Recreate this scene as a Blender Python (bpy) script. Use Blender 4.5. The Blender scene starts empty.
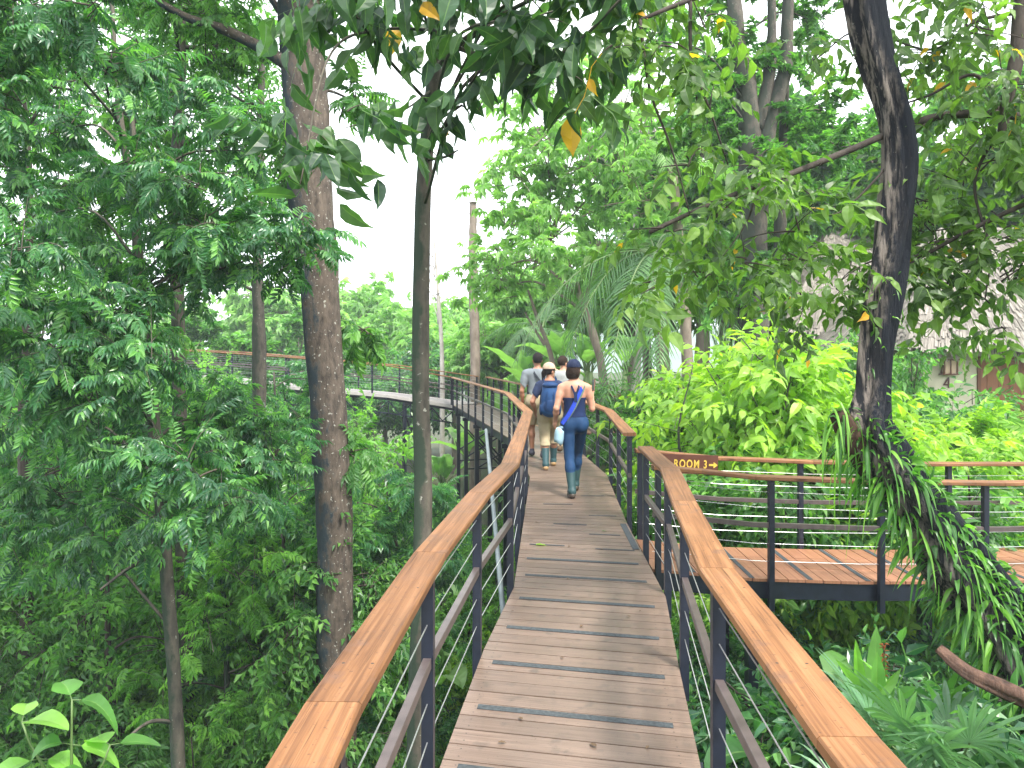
import bpy, math, random
import numpy as np
from mathutils import Vector, Matrix
rng = np.random.default_rng(7)
random.seed(7)
scn = bpy.context.scene
C = scn.collection
R = math.radians
F = 769.0; HZ = 352.0; CAMZ = 1.8

def W(px, py, D):
    """real position of something seen in direction (px, py) and standing D metres away"""
    return np.array([(px - 512.0) / F * D, D, CAMZ - (py - HZ) / F * D])

# ------------------------------------------------------------------ camera
cam = bpy.data.cameras.new('camera'); co = bpy.data.objects.new('camera', cam); C.objects.link(co)
co.location = (0, 0, CAMZ); co.rotation_euler = (R(90), 0, 0)
cam.sensor_width = 36; cam.lens = 36 * F / 1024; cam.shift_y = -(384 - HZ) / 1024
cam.clip_start = .05; cam.clip_end = 3000
scn.camera = co
scn.render.resolution_x = 1024; scn.render.resolution_y = 768

# ------------------------------------------------------------------ mesh buffer
class MB:
    def __init__(s): s.v = []; s.g = []; s.l = []; s.n = []; s.c = 0
    def add(s, v, faces_l, faces_n, g=None):
        v = np.asarray(v, float).reshape(-1, 3)
        s.v.append(v); s.l.append(np.asarray(faces_l, int).ravel() + s.c); s.n.append(np.asarray(faces_n, int).ravel())
        if g is None: g = np.zeros((len(v), 3))
        s.g.append(np.asarray(g, float).reshape(-1, 3)); s.c += len(v)
    def mesh(s, name, mat, smooth=False):
        me = bpy.data.meshes.new(name)
        v = np.concatenate(s.v); l = np.concatenate(s.l); n = np.concatenate(s.n); g = np.concatenate(s.g)
        me.vertices.add(len(v)); me.vertices.foreach_set('co', v.astype('f').ravel())
        me.loops.add(len(l)); me.loops.foreach_set('vertex_index', l.astype('i'))
        me.polygons.add(len(n)); st = np.concatenate([[0], np.cumsum(n)[:-1]])
        me.polygons.foreach_set('loop_start', st.astype('i'))
        a = me.attributes.new('guv', 'FLOAT_VECTOR', 'POINT'); a.data.foreach_set('vector', g.astype('f').ravel())
        me.update(calc_edges=True)
        me.polygons.foreach_set('use_smooth', np.full(len(n), smooth))
        me.materials.append(mat)
        return me
    def obj(s, name, mat, parent=None, smooth=False):
        return link(name, s.mesh(name, mat, smooth), parent)

def link(name, data, parent=None):
    o = bpy.data.objects.new(name, data); C.objects.link(o)
    if parent is not None: o.parent = parent
    return o
def tag(o, label=None, cat=None, group=None, kind=None):
    if label: o['label'] = label
    if cat: o['category'] = cat
    if group: o['group'] = group
    if kind: o['kind'] = kind
    return o
def empty(name, loc=(0, 0, 0), rz=0.0):
    o = bpy.data.objects.new(name, None); C.objects.link(o); o.location = loc; o.rotation_euler = (0, 0, rz); o.empty_display_size = .2
    return o
def kids(o): return [c for c in scn.objects if c.parent == o]
KID = {}
def copy_tree(o, loc, rz=0, sc=1.0, label=None, group=None, rx=0.0):
    if o.name not in KID: KID[o.name] = [(c, [d for d in scn.objects if d.parent == c]) for c in scn.objects if c.parent == o]
    r = o.copy(); C.objects.link(r); r.location = loc; r.rotation_euler = (rx, 0, rz)
    r.scale = (sc, sc, sc) if np.isscalar(sc) else sc
    if label: r['label'] = label
    if group: r['group'] = group
    for c, ds in KID[o.name]:
        k = c.copy(); C.objects.link(k); k.parent = r
        for d in ds:
            q = d.copy(); C.objects.link(q); q.parent = k
    return r

CUBE_F = np.array([[0, 3, 2, 1], [4, 5, 6, 7], [0, 1, 5, 4], [1, 2, 6, 5], [2, 3, 7, 6], [3, 0, 4, 7]])
def hexa(mb, P8, g=None):
    """P8 (N,8,3): bottom ring 0..3 then top ring 4..7"""
    P8 = np.asarray(P8, float).reshape(-1, 8, 3); N = len(P8)
    f = (CUBE_F[None] + (np.arange(N) * 8)[:, None, None]).ravel()
    mb.add(P8.reshape(-1, 3), f, np.full(N * 6, 4), g)
def box(mb, c, s, rz=0.0, rnd=0.0):
    c = np.array(c, float); h = np.array(s, float) / 2
    q = np.array([[-1, -1, -1], [1, -1, -1], [1, 1, -1], [-1, 1, -1], [-1, -1, 1], [1, -1, 1], [1, 1, 1], [-1, 1, 1]]) * h
    cs, sn = math.cos(rz), math.sin(rz)
    p = np.stack([q[:, 0] * cs - q[:, 1] * sn, q[:, 0] * sn + q[:, 1] * cs, q[:, 2]], 1) + c
    g = np.stack([q[:, 0], q[:, 1], np.full(8, rnd)], 1)
    hexa(mb, p, g)
def bar(mb, a, b, w, h, rnd=0.0):
    """square bar from a to b"""
    a = np.array(a, float); b = np.array(b, float); d = b - a; L = np.linalg.norm(d); d /= L
    up = np.array([0, 0, 1.0]) if abs(d[2]) < .95 else np.array([0, 1.0, 0])
    s = np.cross(d, up); s /= np.linalg.norm(s); u = np.cross(s, d)
    p = []
    for e in (a, b):
        for (i, j) in ((-1, -1), (1, -1), (1, 1), (-1, 1)): p.append(e + s * i * w / 2 + u * j * h / 2)
    hexa(mb, np.array(p), np.array([[0, 0, rnd]] * 4 + [[L, 0, rnd]] * 4))

def tube(mb, pts, rad, sides=8, bump=0.0, cap=True, rnd=0.0, seed=0, flute=0.0):
    pts = np.asarray(pts, float); n = len(pts); rad = np.broadcast_to(np.asarray(rad, float), (n,))
    t = np.gradient(pts, axis=0); t /= np.linalg.norm(t, axis=1)[:, None] + 1e-9
    ref = np.array([0, 0, 1.0]) if abs(t[:, 2]).mean() < .8 else np.array([1.0, 0, 0])
    s = np.cross(t, ref); s /= np.linalg.norm(s, axis=1)[:, None] + 1e-9; u = np.cross(s, t)
    a = np.linspace(0, 2 * math.pi, sides, endpoint=False)
    rr = np.repeat(rad[:, None], sides, 1)
    L = np.concatenate([[0], np.cumsum(np.linalg.norm(np.diff(pts, axis=0), axis=1))])
    if bump > 0:
        r2 = np.random.default_rng(seed + 11)
        for k in range(7):
            m = r2.integers(1, 6); fz = r2.uniform(.5, 7); ph = r2.uniform(0, 6.28)
            rr = rr * (1 + bump * .38 * np.sin(m * a[None] + ph + fz * L[:, None] + 1.3 * np.sin(L[:, None] * r2.uniform(.6, 2.5))))
    if flute > 0:
        for k, (m, tw) in enumerate(((5, 1.1), (8, -1.6), (13, .7))):
            rr = rr * (1 + flute / (k + 1) * np.sin(m * a[None] + tw * L[:, None] + 1.2 * np.sin(2.1 * L[:, None] + k)))
    V = pts[:, None] + rr[..., None] * (np.cos(a)[None, :, None] * s[:, None] + np.sin(a)[None, :, None] * u[:, None])
    i = np.arange(n - 1)[:, None] * sides; j = np.arange(sides)[None]; j2 = (j + 1) % sides
    f = np.stack([i + j, i + j2, i + sides + j2, i + sides + j], -1).reshape(-1)
    l = [f]; nn = [np.full((n - 1) * sides, 4)]
    if cap:
        l += [np.arange(sides)[::-1], np.arange(sides) + (n - 1) * sides]; nn += [np.array([sides, sides])]
    g = np.stack([np.broadcast_to(a[None] / 6.2832, (n, sides)), np.broadcast_to(L[:, None], (n, sides)), np.full((n, sides), rnd)], -1)
    mb.add(V.reshape(-1, 3), np.concatenate(l), np.concatenate(nn), g)

def smooth_path(p, n=40):
    p = np.asarray(p, float); k = len(p)
    if k == 2: return p[0] + (p[1] - p[0]) * np.linspace(0, 1, n)[:, None]
    q = np.vstack([2 * p[0] - p[1], p, 2 * p[-1] - p[-2]])
    out = []
    for t in np.linspace(0, k - 1 - 1e-6, n):
        i = int(t); f = t - i; a, b, c, d = q[i:i + 4]
        out.append(.5 * ((2 * b) + (c - a) * f + (2 * a - 5 * b + 4 * c - d) * f * f + (3 * b - a - 3 * c + d) * f ** 3))
    return np.array(out)

# ------------------------------------------------------------------ materials
def newmat(name):
    m = bpy.data.materials.new(name); m.use_nodes = True; nt = m.node_tree
    for n in list(nt.nodes): nt.nodes.remove(n)
    out = nt.nodes.new('ShaderNodeOutputMaterial'); return m, nt, out
def N(nt, t, **kw):
    n = nt.nodes.new(t)
    for k, v in kw.items():
        if k in ('operation', 'blend_type', 'data_type', 'interpolation', 'attribute_name', 'noise_dimensions', 'feature', 'sky_type', 'wave_type', 'bands_direction'): setattr(n, k, v)
        else: n.inputs[k].default_value = v
    return n
def ramp(nt, fac, stops, interp='LINEAR'):
    r = nt.nodes.new('ShaderNodeValToRGB'); r.color_ramp.interpolation = interp
    e = r.color_ramp.elements
    while len(e) > 1: e.remove(e[-1])
    e[0].position = stops[0][0]; e[0].color = (*stops[0][1], 1)
    for p, c in stops[1:]:
        x = e.new(p); x.color = (*c, 1)
    nt.links.new(fac, r.inputs[0]); return r
def mixc(nt, fac, a, b, mode='MIX'):
    m = nt.nodes.new('ShaderNodeMix'); m.data_type = 'RGBA'; m.blend_type = mode
    for s, x in ((m.inputs[0], fac), (m.inputs[6], a), (m.inputs[7], b)):
        if hasattr(x, 'is_output'): nt.links.new(x, s)
        elif isinstance(x, (int, float)): s.default_value = x
        else: s.default_value = (*x, 1)
    return m.outputs[2]
def guv(nt):
    a = N(nt, 'ShaderNodeAttribute', attribute_name='guv'); s = nt.nodes.new('ShaderNodeSeparateXYZ'); nt.links.new(a.outputs['Vector'], s.inputs[0]); return a.outputs['Vector'], s.outputs
def math_(nt, op, a, b=0.0, c=None):
    m = nt.nodes.new('ShaderNodeMath'); m.operation = op
    for i, x in enumerate((a, b, c)):
        if x is None: continue
        if hasattr(x, 'is_output'): nt.links.new(x, m.inputs[i])
        else: m.inputs[i].default_value = x
    return m.outputs[0]

def leaf_mat(name, stops, rough=.36, trans=.3, tcol=(1.5, 1.9, .7), spec=.5, yellow=0.0, nscale=6.0, bright=1.0):
    m, nt, out = newmat(name); v, g = guv(nt)
    rn = math_(nt, 'FRACT', g[2])
    col = ramp(nt, rn, [(p, tuple(np.array(c) * bright)) for p, c in stops]).outputs[0]
    # midrib and blotches of the blade itself
    au = math_(nt, 'ABSOLUTE', g[0])
    rib = math_(nt, 'LESS_THAN', au, .07)
    col = mixc(nt, math_(nt, 'MULTIPLY', rib, .35), col, (.22, .36, .10))
    tc = nt.nodes.new('ShaderNodeTexCoord'); no = N(nt, 'ShaderNodeTexNoise', Scale=nscale, Detail=2.0); nt.links.new(tc.outputs['Object'], no.inputs['Vector'])
    hs = nt.nodes.new('ShaderNodeHueSaturation'); nt.links.new(col, hs.inputs['Color'])
    nt.links.new(math_(nt, 'MULTIPLY_ADD', no.outputs[0], .9, .55), hs.inputs['Value']); hs.inputs['Saturation'].default_value = .97
    col = hs.outputs[0]
    if yellow > 0:
        y = math_(nt, 'GREATER_THAN', rn, 1 - yellow)
        col = mixc(nt, y, col, (.62, .33, .03))
    p = nt.nodes.new('ShaderNodeBsdfPrincipled'); nt.links.new(col, p.inputs['Base Color'])
    p.inputs['Roughness'].default_value = rough; p.inputs['Specular IOR Level'].default_value = spec
    t = nt.nodes.new('ShaderNodeBsdfTranslucent'); nt.links.new(mixc(nt, 1.0, col, tcol, 'MULTIPLY'), t.inputs[0])
    mx = nt.nodes.new('ShaderNodeMixShader'); mx.inputs[0].default_value = min(.5, trans + .1)
    nt.links.new(p.outputs[0], mx.inputs[1]); nt.links.new(t.outputs[0], mx.inputs[2]); nt.links.new(mx.outputs[0], out.inputs[0])
    return m

def bark_mat(name, c1, c2, lichen=None, lich=.62, zs=.25, scale=9.0, bump=.4, moss=None, flank_turn=0.0, dist=.03, lo_=.34, hi_=.66):
    m, nt, out = newmat(name); tc = nt.nodes.new('ShaderNodeTexCoord'); mp = nt.nodes.new('ShaderNodeMapping'); mp.inputs['Scale'].default_value = (1, 1, zs)
    nt.links.new(tc.outputs['Object'], mp.inputs[0])
    n1 = N(nt, 'ShaderNodeTexNoise', Scale=scale, Detail=8.0, Roughness=.65); nt.links.new(mp.outputs[0], n1.inputs['Vector'])
    col = ramp(nt, n1.outputs[0], [(lo_, c1), (hi_, c2)]).outputs[0]
    n2 = N(nt, 'ShaderNodeTexNoise', Scale=scale * 2.0, Detail=3.0); nt.links.new(tc.outputs['Object'], n2.inputs['Vector'])
    if lichen: col = mixc(nt, ramp(nt, n2.outputs[0], [(lich, (0, 0, 0)), (lich + .03, (1, 1, 1))]).outputs[0], col, lichen)
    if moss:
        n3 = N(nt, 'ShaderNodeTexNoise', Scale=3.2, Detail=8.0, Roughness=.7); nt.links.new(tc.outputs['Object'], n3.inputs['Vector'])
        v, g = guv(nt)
        # bark coloured darker along one flank of the stem, edge broken by noise
        cs = math_(nt, 'COSINE', math_(nt, 'MULTIPLY_ADD', g[0], 6.2832, flank_turn))
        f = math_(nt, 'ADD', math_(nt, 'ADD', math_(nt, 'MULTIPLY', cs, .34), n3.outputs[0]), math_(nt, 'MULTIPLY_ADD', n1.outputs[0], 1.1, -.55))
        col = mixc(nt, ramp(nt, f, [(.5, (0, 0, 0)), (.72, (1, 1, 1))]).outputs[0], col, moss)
    p = nt.nodes.new('ShaderNodeBsdfPrincipled'); nt.links.new(col, p.inputs['Base Color']); p.inputs['Roughness'].default_value = .85; p.inputs['Specular IOR Level'].default_value = .25
    b = N(nt, 'ShaderNodeBump', Strength=bump, Distance=dist); nt.links.new(n1.outputs[0], b.inputs['Height']); nt.links.new(b.outputs[0], p.inputs['Normal'])
    nt.links.new(p.outputs[0], out.inputs[0]); return m

def plain(name, col, rough=.6, metal=0.0, spec=.5, var=.12, scale=8.0, bump=0.0, stretch=None):
    m, nt, out = newmat(name); tc = nt.nodes.new('ShaderNodeTexCoord'); n1 = N(nt, 'ShaderNodeTexNoise', Scale=scale, Detail=5.0)
    if stretch:
        mp = nt.nodes.new('ShaderNodeMapping'); mp.inputs['Scale'].default_value = stretch; nt.links.new(tc.outputs['Object'], mp.inputs[0]); nt.links.new(mp.outputs[0], n1.inputs['Vector'])
    else: nt.links.new(tc.outputs['Object'], n1.inputs['Vector'])
    c = np.array(col); cc = ramp(nt, n1.outputs[0], [(.3, tuple(c * (1 - var))), (.7, tuple(np.minimum(c * (1 + var), 1)))]).outputs[0]
    p = nt.nodes.new('ShaderNodeBsdfPrincipled'); nt.links.new(cc, p.inputs['Base Color'])
    p.inputs['Roughness'].default_value = rough; p.inputs['Metallic'].default_value = metal; p.inputs['Specular IOR Level'].default_value = spec
    if bump:
        b = N(nt, 'ShaderNodeBump', Strength=bump, Distance=.01); nt.links.new(n1.outputs[0], b.inputs['Height']); nt.links.new(b.outputs[0], p.inputs['Normal'])
    nt.links.new(p.outputs[0], out.inputs[0]); return m

def wood_mat(name, dark, mid, light, rough=.5, gx=1.6, gy=38.0, var=.5, stain=.5, spec=.4, wear=None, screw=None):
    """boards: guv = (metres along the grain, metres across, random per board)"""
    m, nt, out = newmat(name); v, g = guv(nt)
    cb = nt.nodes.new('ShaderNodeCombineXYZ')
    nt.links.new(math_(nt, 'MULTIPLY', g[0], gx), cb.inputs[0]); nt.links.new(math_(nt, 'MULTIPLY', g[1], gy), cb.inputs[1]); nt.links.new(math_(nt, 'MULTIPLY', g[2], 37.0), cb.inputs[2])
    n1 = N(nt, 'ShaderNodeTexNoise', Scale=1.0, Detail=6.0, Roughness=.6, Distortion=.8); nt.links.new(cb.outputs[0], n1.inputs['Vector'])
    col = ramp(nt, n1.outputs[0], [(.28, dark), (.5, mid), (.75, light)]).outputs[0]
    tc = nt.nodes.new('ShaderNodeTexCoord')
    n2 = N(nt, 'ShaderNodeTexNoise', Scale=3.0, Detail=4.0, Roughness=.6); nt.links.new(tc.outputs['Object'], n2.inputs['Vector'])
    hs = nt.nodes.new('ShaderNodeHueSaturation'); nt.links.new(col, hs.inputs['Color'])
    val = math_(nt, 'ADD', math_(nt, 'MULTIPLY_ADD', g[2], var, 1 - var / 2), math_(nt, 'MULTIPLY_ADD', n2.outputs[0], stain, -stain / 2))
    nt.links.new(val, hs.inputs['Value']); col = hs.outputs[0]
    n3 = N(nt, 'ShaderNodeTexNoise', Scale=11.0, Detail=3.0); nt.links.new(tc.outputs['Object'], n3.inputs['Vector'])
    if wear:
        col = mixc(nt, ramp(nt, n3.outputs[0], [(.58, (0, 0, 0)), (.72, (.75, .75, .75))]).outputs[0], col, wear)
        n4 = N(nt, 'ShaderNodeTexNoise', Scale=2.1, Detail=7.0, Roughness=.75); nt.links.new(tc.outputs['Object'], n4.inputs['Vector'])
        col = mixc(nt, ramp(nt, n4.outputs[0], [(.55, (0, 0, 0)), (.75, (.6, .6, .6))]).outputs[0], col, tuple(np.array(wear) * 1.15))
        n5 = N(nt, 'ShaderNodeTexNoise', Scale=70.0, Detail=2.0); nt.links.new(tc.outputs['Object'], n5.inputs['Vector'])
        col = mixc(nt, ramp(nt, n5.outputs[0], [(.66, (0, 0, 0)), (.72, (.6, .6, .6))]).outputs[0], col, tuple(np.array(wear) * .5))
    if screw:      # heads of the fixings, two across each end of a board
        per, a, b, c, d, rr_ = screw; u = math_(nt, 'MODULO', g[0], per) if per else g[0]
        A = math_(nt, 'SUBTRACT', math_(nt, 'ABSOLUTE', math_(nt, 'SUBTRACT', u, a)), b); B = math_(nt, 'SUBTRACT', math_(nt, 'ABSOLUTE', math_(nt, 'SUBTRACT', g[1], c)), d)
        rad = math_(nt, 'SQRT', math_(nt, 'ADD', math_(nt, 'MULTIPLY', A, A), math_(nt, 'MULTIPLY', B, B))); col = mixc(nt, math_(nt, 'LESS_THAN', rad, rr_), col, (.03, .025, .022))
        cb2 = nt.nodes.new('ShaderNodeCombineXYZ'); nt.links.new(math_(nt, 'MULTIPLY', g[0], 2.5), cb2.inputs[0]); nt.links.new(math_(nt, 'MULTIPLY', g[1], 190.0), cb2.inputs[1]); nt.links.new(math_(nt, 'MULTIPLY', g[2], 91.0), cb2.inputs[2])
        n6 = N(nt, 'ShaderNodeTexNoise', Scale=1.0, Detail=3.0); nt.links.new(cb2.outputs[0], n6.inputs['Vector']); col = mixc(nt, ramp(nt, n6.outputs[0], [(.64, (0, 0, 0)), (.70, (.7, .7, .7))]).outputs[0], col, tuple(np.array(dark) * .45))
    p = nt.nodes.new('ShaderNodeBsdfPrincipled'); nt.links.new(col, p.inputs['Base Color']); p.inputs['Specular IOR Level'].default_value = spec
    nt.links.new(math_(nt, 'MULTIPLY_ADD', n2.outputs[0], .3, rough - .15), p.inputs['Roughness'])
    b = N(nt, 'ShaderNodeBump', Strength=.35, Distance=.003); nt.links.new(n1.outputs[0], b.inputs['Height']); nt.links.new(b.outputs[0], p.inputs['Normal'])
    nt.links.new(p.outputs[0], out.inputs[0]); return m

M = {}
M['rail'] = wood_mat('rail wood', (.08, .033, .014), (.195, .088, .036), (.30, .15, .07), rough=.62, gx=1.3, gy=55, var=.35, stain=.8, spec=.3, wear=(.13, .07, .045), screw=(.68, .3, 0, 0, .04, .0045))
M['deck'] = wood_mat('deck boards', (.105, .071, .054), (.15, .103, .078), (.20, .142, .11), rough=.42, gx=2.2, gy=90, var=.26, stain=.75, wear=(.085, .065, .052), screw=(0, .555, .49, .07, .035, .0045))
M['deck_red'] = wood_mat('red deck boards', (.20, .085, .045), (.265, .12, .066), (.32, .155, .09), rough=.55, gx=1.2, gy=50, var=.22, stain=.35)
M['steel'] = plain('painted dark steel', (.008, .011, .022), .4, 0, .5, .3, 14)
M['steel_brown'] = plain('brown painted steel', (.085, .065, .062), .38, .1, .6, .25, 14)
M['cable'] = plain('steel cable', (.5, .5, .5), .35, .8, .5, .1, 40)
M['grip'] = plain('grey grip tape', (.05, .058, .062), .9, 0, .3, .35, 60, bump=.5)
M['galv'] = plain('galvanised pipe', (.15, .18, .19), .6, .1, .5, .2, 6)
M['thatch'] = wood_mat('thatch', (.10, .09, .078), (.21, .19, .165), (.33, .30, .265), rough=.95, gx=1.2, gy=24, var=.35, stain=.6, spec=.1)
M['plaster'] = plain('cream plaster', (.62, .57, .42), .85, 0, .2, .08, 3, bump=.2)
M['door'] = wood_mat('reddish door wood', (.14, .04, .015), (.19, .07, .03), (.26, .11, .045), rough=.5, gx=1, gy=30)
M['sign'] = wood_mat('sign wood', (.055, .018, .010), (.09, .03, .017), (.12, .045, .025), rough=.5, gx=2, gy=30, var=.1)
M['gold'] = plain('gold paint', (.62, .42, .06), .5, 0, .5, .1, 20)
EXPO = 1.55
# ------------------------------------------------------------------ walkways
def seglen(p): return np.linalg.norm(np.diff(p, axis=0), axis=1)
def arc_pt(p, s):
    p = np.asarray(p, float); L = seglen(p); c = np.concatenate([[0], np.cumsum(L)])
    s = min(max(s, 0), c[-1] - 1e-6); i = int(np.searchsorted(c, s, 'right') - 1); i = min(i, len(L) - 1)
    f = (s - c[i]) / L[i]; return p[i] + (p[i + 1] - p[i]) * f, (p[i + 1] - p[i]) / L[i]
def deck(mb, Lp, Rp, pitch=.14, gap=.009, th=.026, split=1, inset=.03, drop=0.0):
    Lp = np.asarray(Lp, float); Rp = np.asarray(Rp, float)
    d = Rp - Lp; d /= np.linalg.norm(d, axis=1)[:, None]; Lp = Lp + d * inset; Rp = Rp - d * inset
    for k in range(len(Lp) - 1):
        ml = (np.linalg.norm(Lp[k + 1] - Lp[k]) + np.linalg.norm(Rp[k + 1] - Rp[k])) / 2
        n = max(1, round(ml / pitch)); g = gap / 2 / ml
        for i in range(n):
            t0 = i / n + g; t1 = (i + 1) / n - g
            a0 = Lp[k] + (Lp[k + 1] - Lp[k]) * t0; a1 = Lp[k] + (Lp[k + 1] - Lp[k]) * t1
            b0 = Rp[k] + (Rp[k + 1] - Rp[k]) * t0; b1 = Rp[k] + (Rp[k + 1] - Rp[k]) * t1
            for j in range(split):
                r = rng.random(); e = .003 if split > 1 else 0
                f0 = j / split + (e if j else 0); f1 = (j + 1) / split - (e if j < split - 1 else 0)
                jz = rng.uniform(-.0012, .0012)
                A = [a0 + (b0 - a0) * f0, a0 + (b0 - a0) * f1, a1 + (b1 - a1) * f1, a1 + (b1 - a1) * f0]
                top = np.array(A); top[:, 2] += jz - drop; bot = top.copy(); bot[:, 2] -= th
                w = np.linalg.norm(b0 - a0)
                gg = np.array([[f0 * w, 0, r], [f1 * w, 0, r], [f1 * w, pitch, r], [f0 * w, pitch, r]])
                # small bevel: top ring pulled in
                c = top.mean(0); tb = top.copy()
                hexa(mb, np.vstack([bot, tb]), np.vstack([gg, gg]))
def sweep_rect(mb, pts, w, h, gap=0.0, bev=.006, rnds=None, z=0.0):
    """closed profile swept along a polyline with mitred corners; one board per segment"""
    pts = np.asarray(pts, float) + [0, 0, z]; n = len(pts)
    d = np.diff(pts, axis=0); d /= np.linalg.norm(d, axis=1)[:, None]
    prof = np.array([[-w / 2 + bev, -h / 2], [w / 2 - bev, -h / 2], [w / 2, -h / 2 + bev], [w / 2, h / 2 - bev], [w / 2 - bev, h / 2], [-w / 2 + bev, h / 2], [-w / 2, h / 2 - bev], [-w / 2, -h / 2 + bev]])
    K = len(prof); acc = 0
    for k in range(n - 1):
        rings = []
        L = np.linalg.norm(pts[k + 1] - pts[k])
        for e, idx in ((0, k), (1, k + 1)):
            s = np.array([d[k][1], -d[k][0], 0]); s /= np.linalg.norm(s)
            if 0 < idx < n - 1:
                o = d[idx] if e else d[idx - 1]; s2 = np.array([o[1], -o[0], 0]); s2 /= np.linalg.norm(s2)
                m = s + s2; m /= np.linalg.norm(m); m = m / max(.4, m @ s)
            else: m = s
            p = pts[idx] + d[k] * (gap / 2 if not e else -gap / 2)
            rings.append(p + prof[:, :1] * m + prof[:, 1:] * np.array([0, 0, 1.0]))
        V = np.vstack(rings); r = rng.random() if rnds is None else rnds[k]
        j = np.arange(K); j2 = (j + 1) % K
        f = np.stack([j, j2, K + j2, K + j], 1).ravel()
        g = np.vstack([np.stack([np.full(K, acc), prof[:, 0], np.full(K, r)], 1), np.stack([np.full(K, acc + L), prof[:, 0], np.full(K, r)], 1)])
        mb.add(V, np.concatenate([f, j[::-1], j + K]), [4] * K + [K, K], g); acc += L
def railing(name, label, pts, first=.1, step=1.37, out=0.0, top=.95, group='timber topped railings of the boardwalk', low=.18, cables=True, w=.14, lastpost=True, railcap=0.0):
    """pts: polyline at deck level"""
    pts = np.asarray(pts, float); t = empty('railing', tuple(pts[0])); tag(t, label, 'railing', group); o = pts[0]
    P = pts - o
    mb = MB(); sweep_rect(mb, P, w, .036, gap=.003, z=top - .018); mb.obj('handrail', M['rail'], t)
    mb = MB(); sweep_rect(mb, P, .035, .045, z=.50, bev=.002); mb.obj('mid_rail', M['steel_brown'], t)
    if cables:
        for cz in (.17, .33, .66, .80):
            mb = MB(); tube(mb, P + [0, 0, cz], .0028, 5); mb.obj('cable', M['cable'], t)
    tot = seglen(P).sum(); ss = list(np.arange(first, tot - (.35 if lastpost else 0), step)) + ([tot - .035] if lastpost else [])
    proto = None
    for s in ss:
        p, d = arc_pt(P, s)
        a = math.atan2(d[1], d[0])
        if proto is None:
            mb = MB(); box(mb, (0, 0, (top - .036 - low) / 2), (.05, .05, top - .036 + low)); box(mb, (0, 0, top - .039), (.12, .07, .006))
            proto = mb.obj('post', M['steel'], t); q = proto
        else: q = proto.copy(); C.objects.link(q); q.parent = t
        q.location = p; q.rotation_euler = (0, 0, a)
    return t

def z0(a): return [(x, y, 0.0) for x, y in a]
ML = z0([(-.47, -1.6), (-.435, 1.87), (-.35, 3.27), (-.2, 4.66), (-.015, 5.89), (.1, 8.3), (.23, 11.08), (-.09, 16.1), (-.75, 19.6), (-2.0, 26.0)])
MR = z0([(.70, -1.6), (.745, 1.70), (.81, 3.03), (.985, 4.4), (1.16, 5.65), (1.24, 8.1), (1.42, 11.3), (1.10, 16.4), (.42, 19.8), (-.85, 26.5)])
RL = [(-2.0, 26.0, 0), (-4, 24.9, .42), (-7, 24.9, .68), (-10, 26.5, .85), (-14, 29, 1.0), (-19, 33, 1.1)]
RR = [(-1.2, 27.2, 0), (-3.9, 26.15, .42), (-6.9, 26.15, .68), (-9.5, 27.7, .85), (-13.4, 30.1, 1.0), (-18.3, 34, 1.1)]
SN = [(1.27, 6.95, -.17), (1.7, 6.96, -.21), (2.2, 7.0, -.27), (3.2, 7.07, -.32), (4.6, 7.25, -.37), (6.5, 7.6, -.41), (9, 8.4, -.44)]
SF = [(1.30, 8.12, -.17), (1.7, 8.13, -.21), (2.2, 8.16, -.26), (3.2, 8.25, -.31), (4.5, 8.43, -.36), (6.3, 8.78, -.41), (8.7, 9.55, -.44)]
BN = [(.70, 18.35, -.05), (2.0, 18.6, -.18), (4.3, 19.2, -.34), (7.5, 20.6, -.42), (11, 22.6, -.45)]
BF = [(.42, 19.8, -.05), (1.8, 19.85, -.18), (4.0, 20.4, -.34), (7.0, 21.75, -.42), (10.4, 23.8, -.45)]

def ground_z(x, y):
    x = np.asarray(x, float); y = np.asarray(y, float)
    t = np.clip((x - (-1.0 - .06 * y)) / 4.5, 0, 1); t = t * t * (3 - 2 * t)
    z = -5.0 + t * 3.1
    z = z + np.clip((y - 9) / 14, 0, 1) * t * 1.35
    z = z + np.clip((-x - 6) / 30, 0, 1) * 1.2 - np.clip((y - 40) / 60, 0, 1) * 3 * (1 - t)
    return z + .18 * np.sin(x * .9 + 1.3 * np.sin(y * .5)) + .14 * np.sin(y * 1.1 + x * .37)

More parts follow.
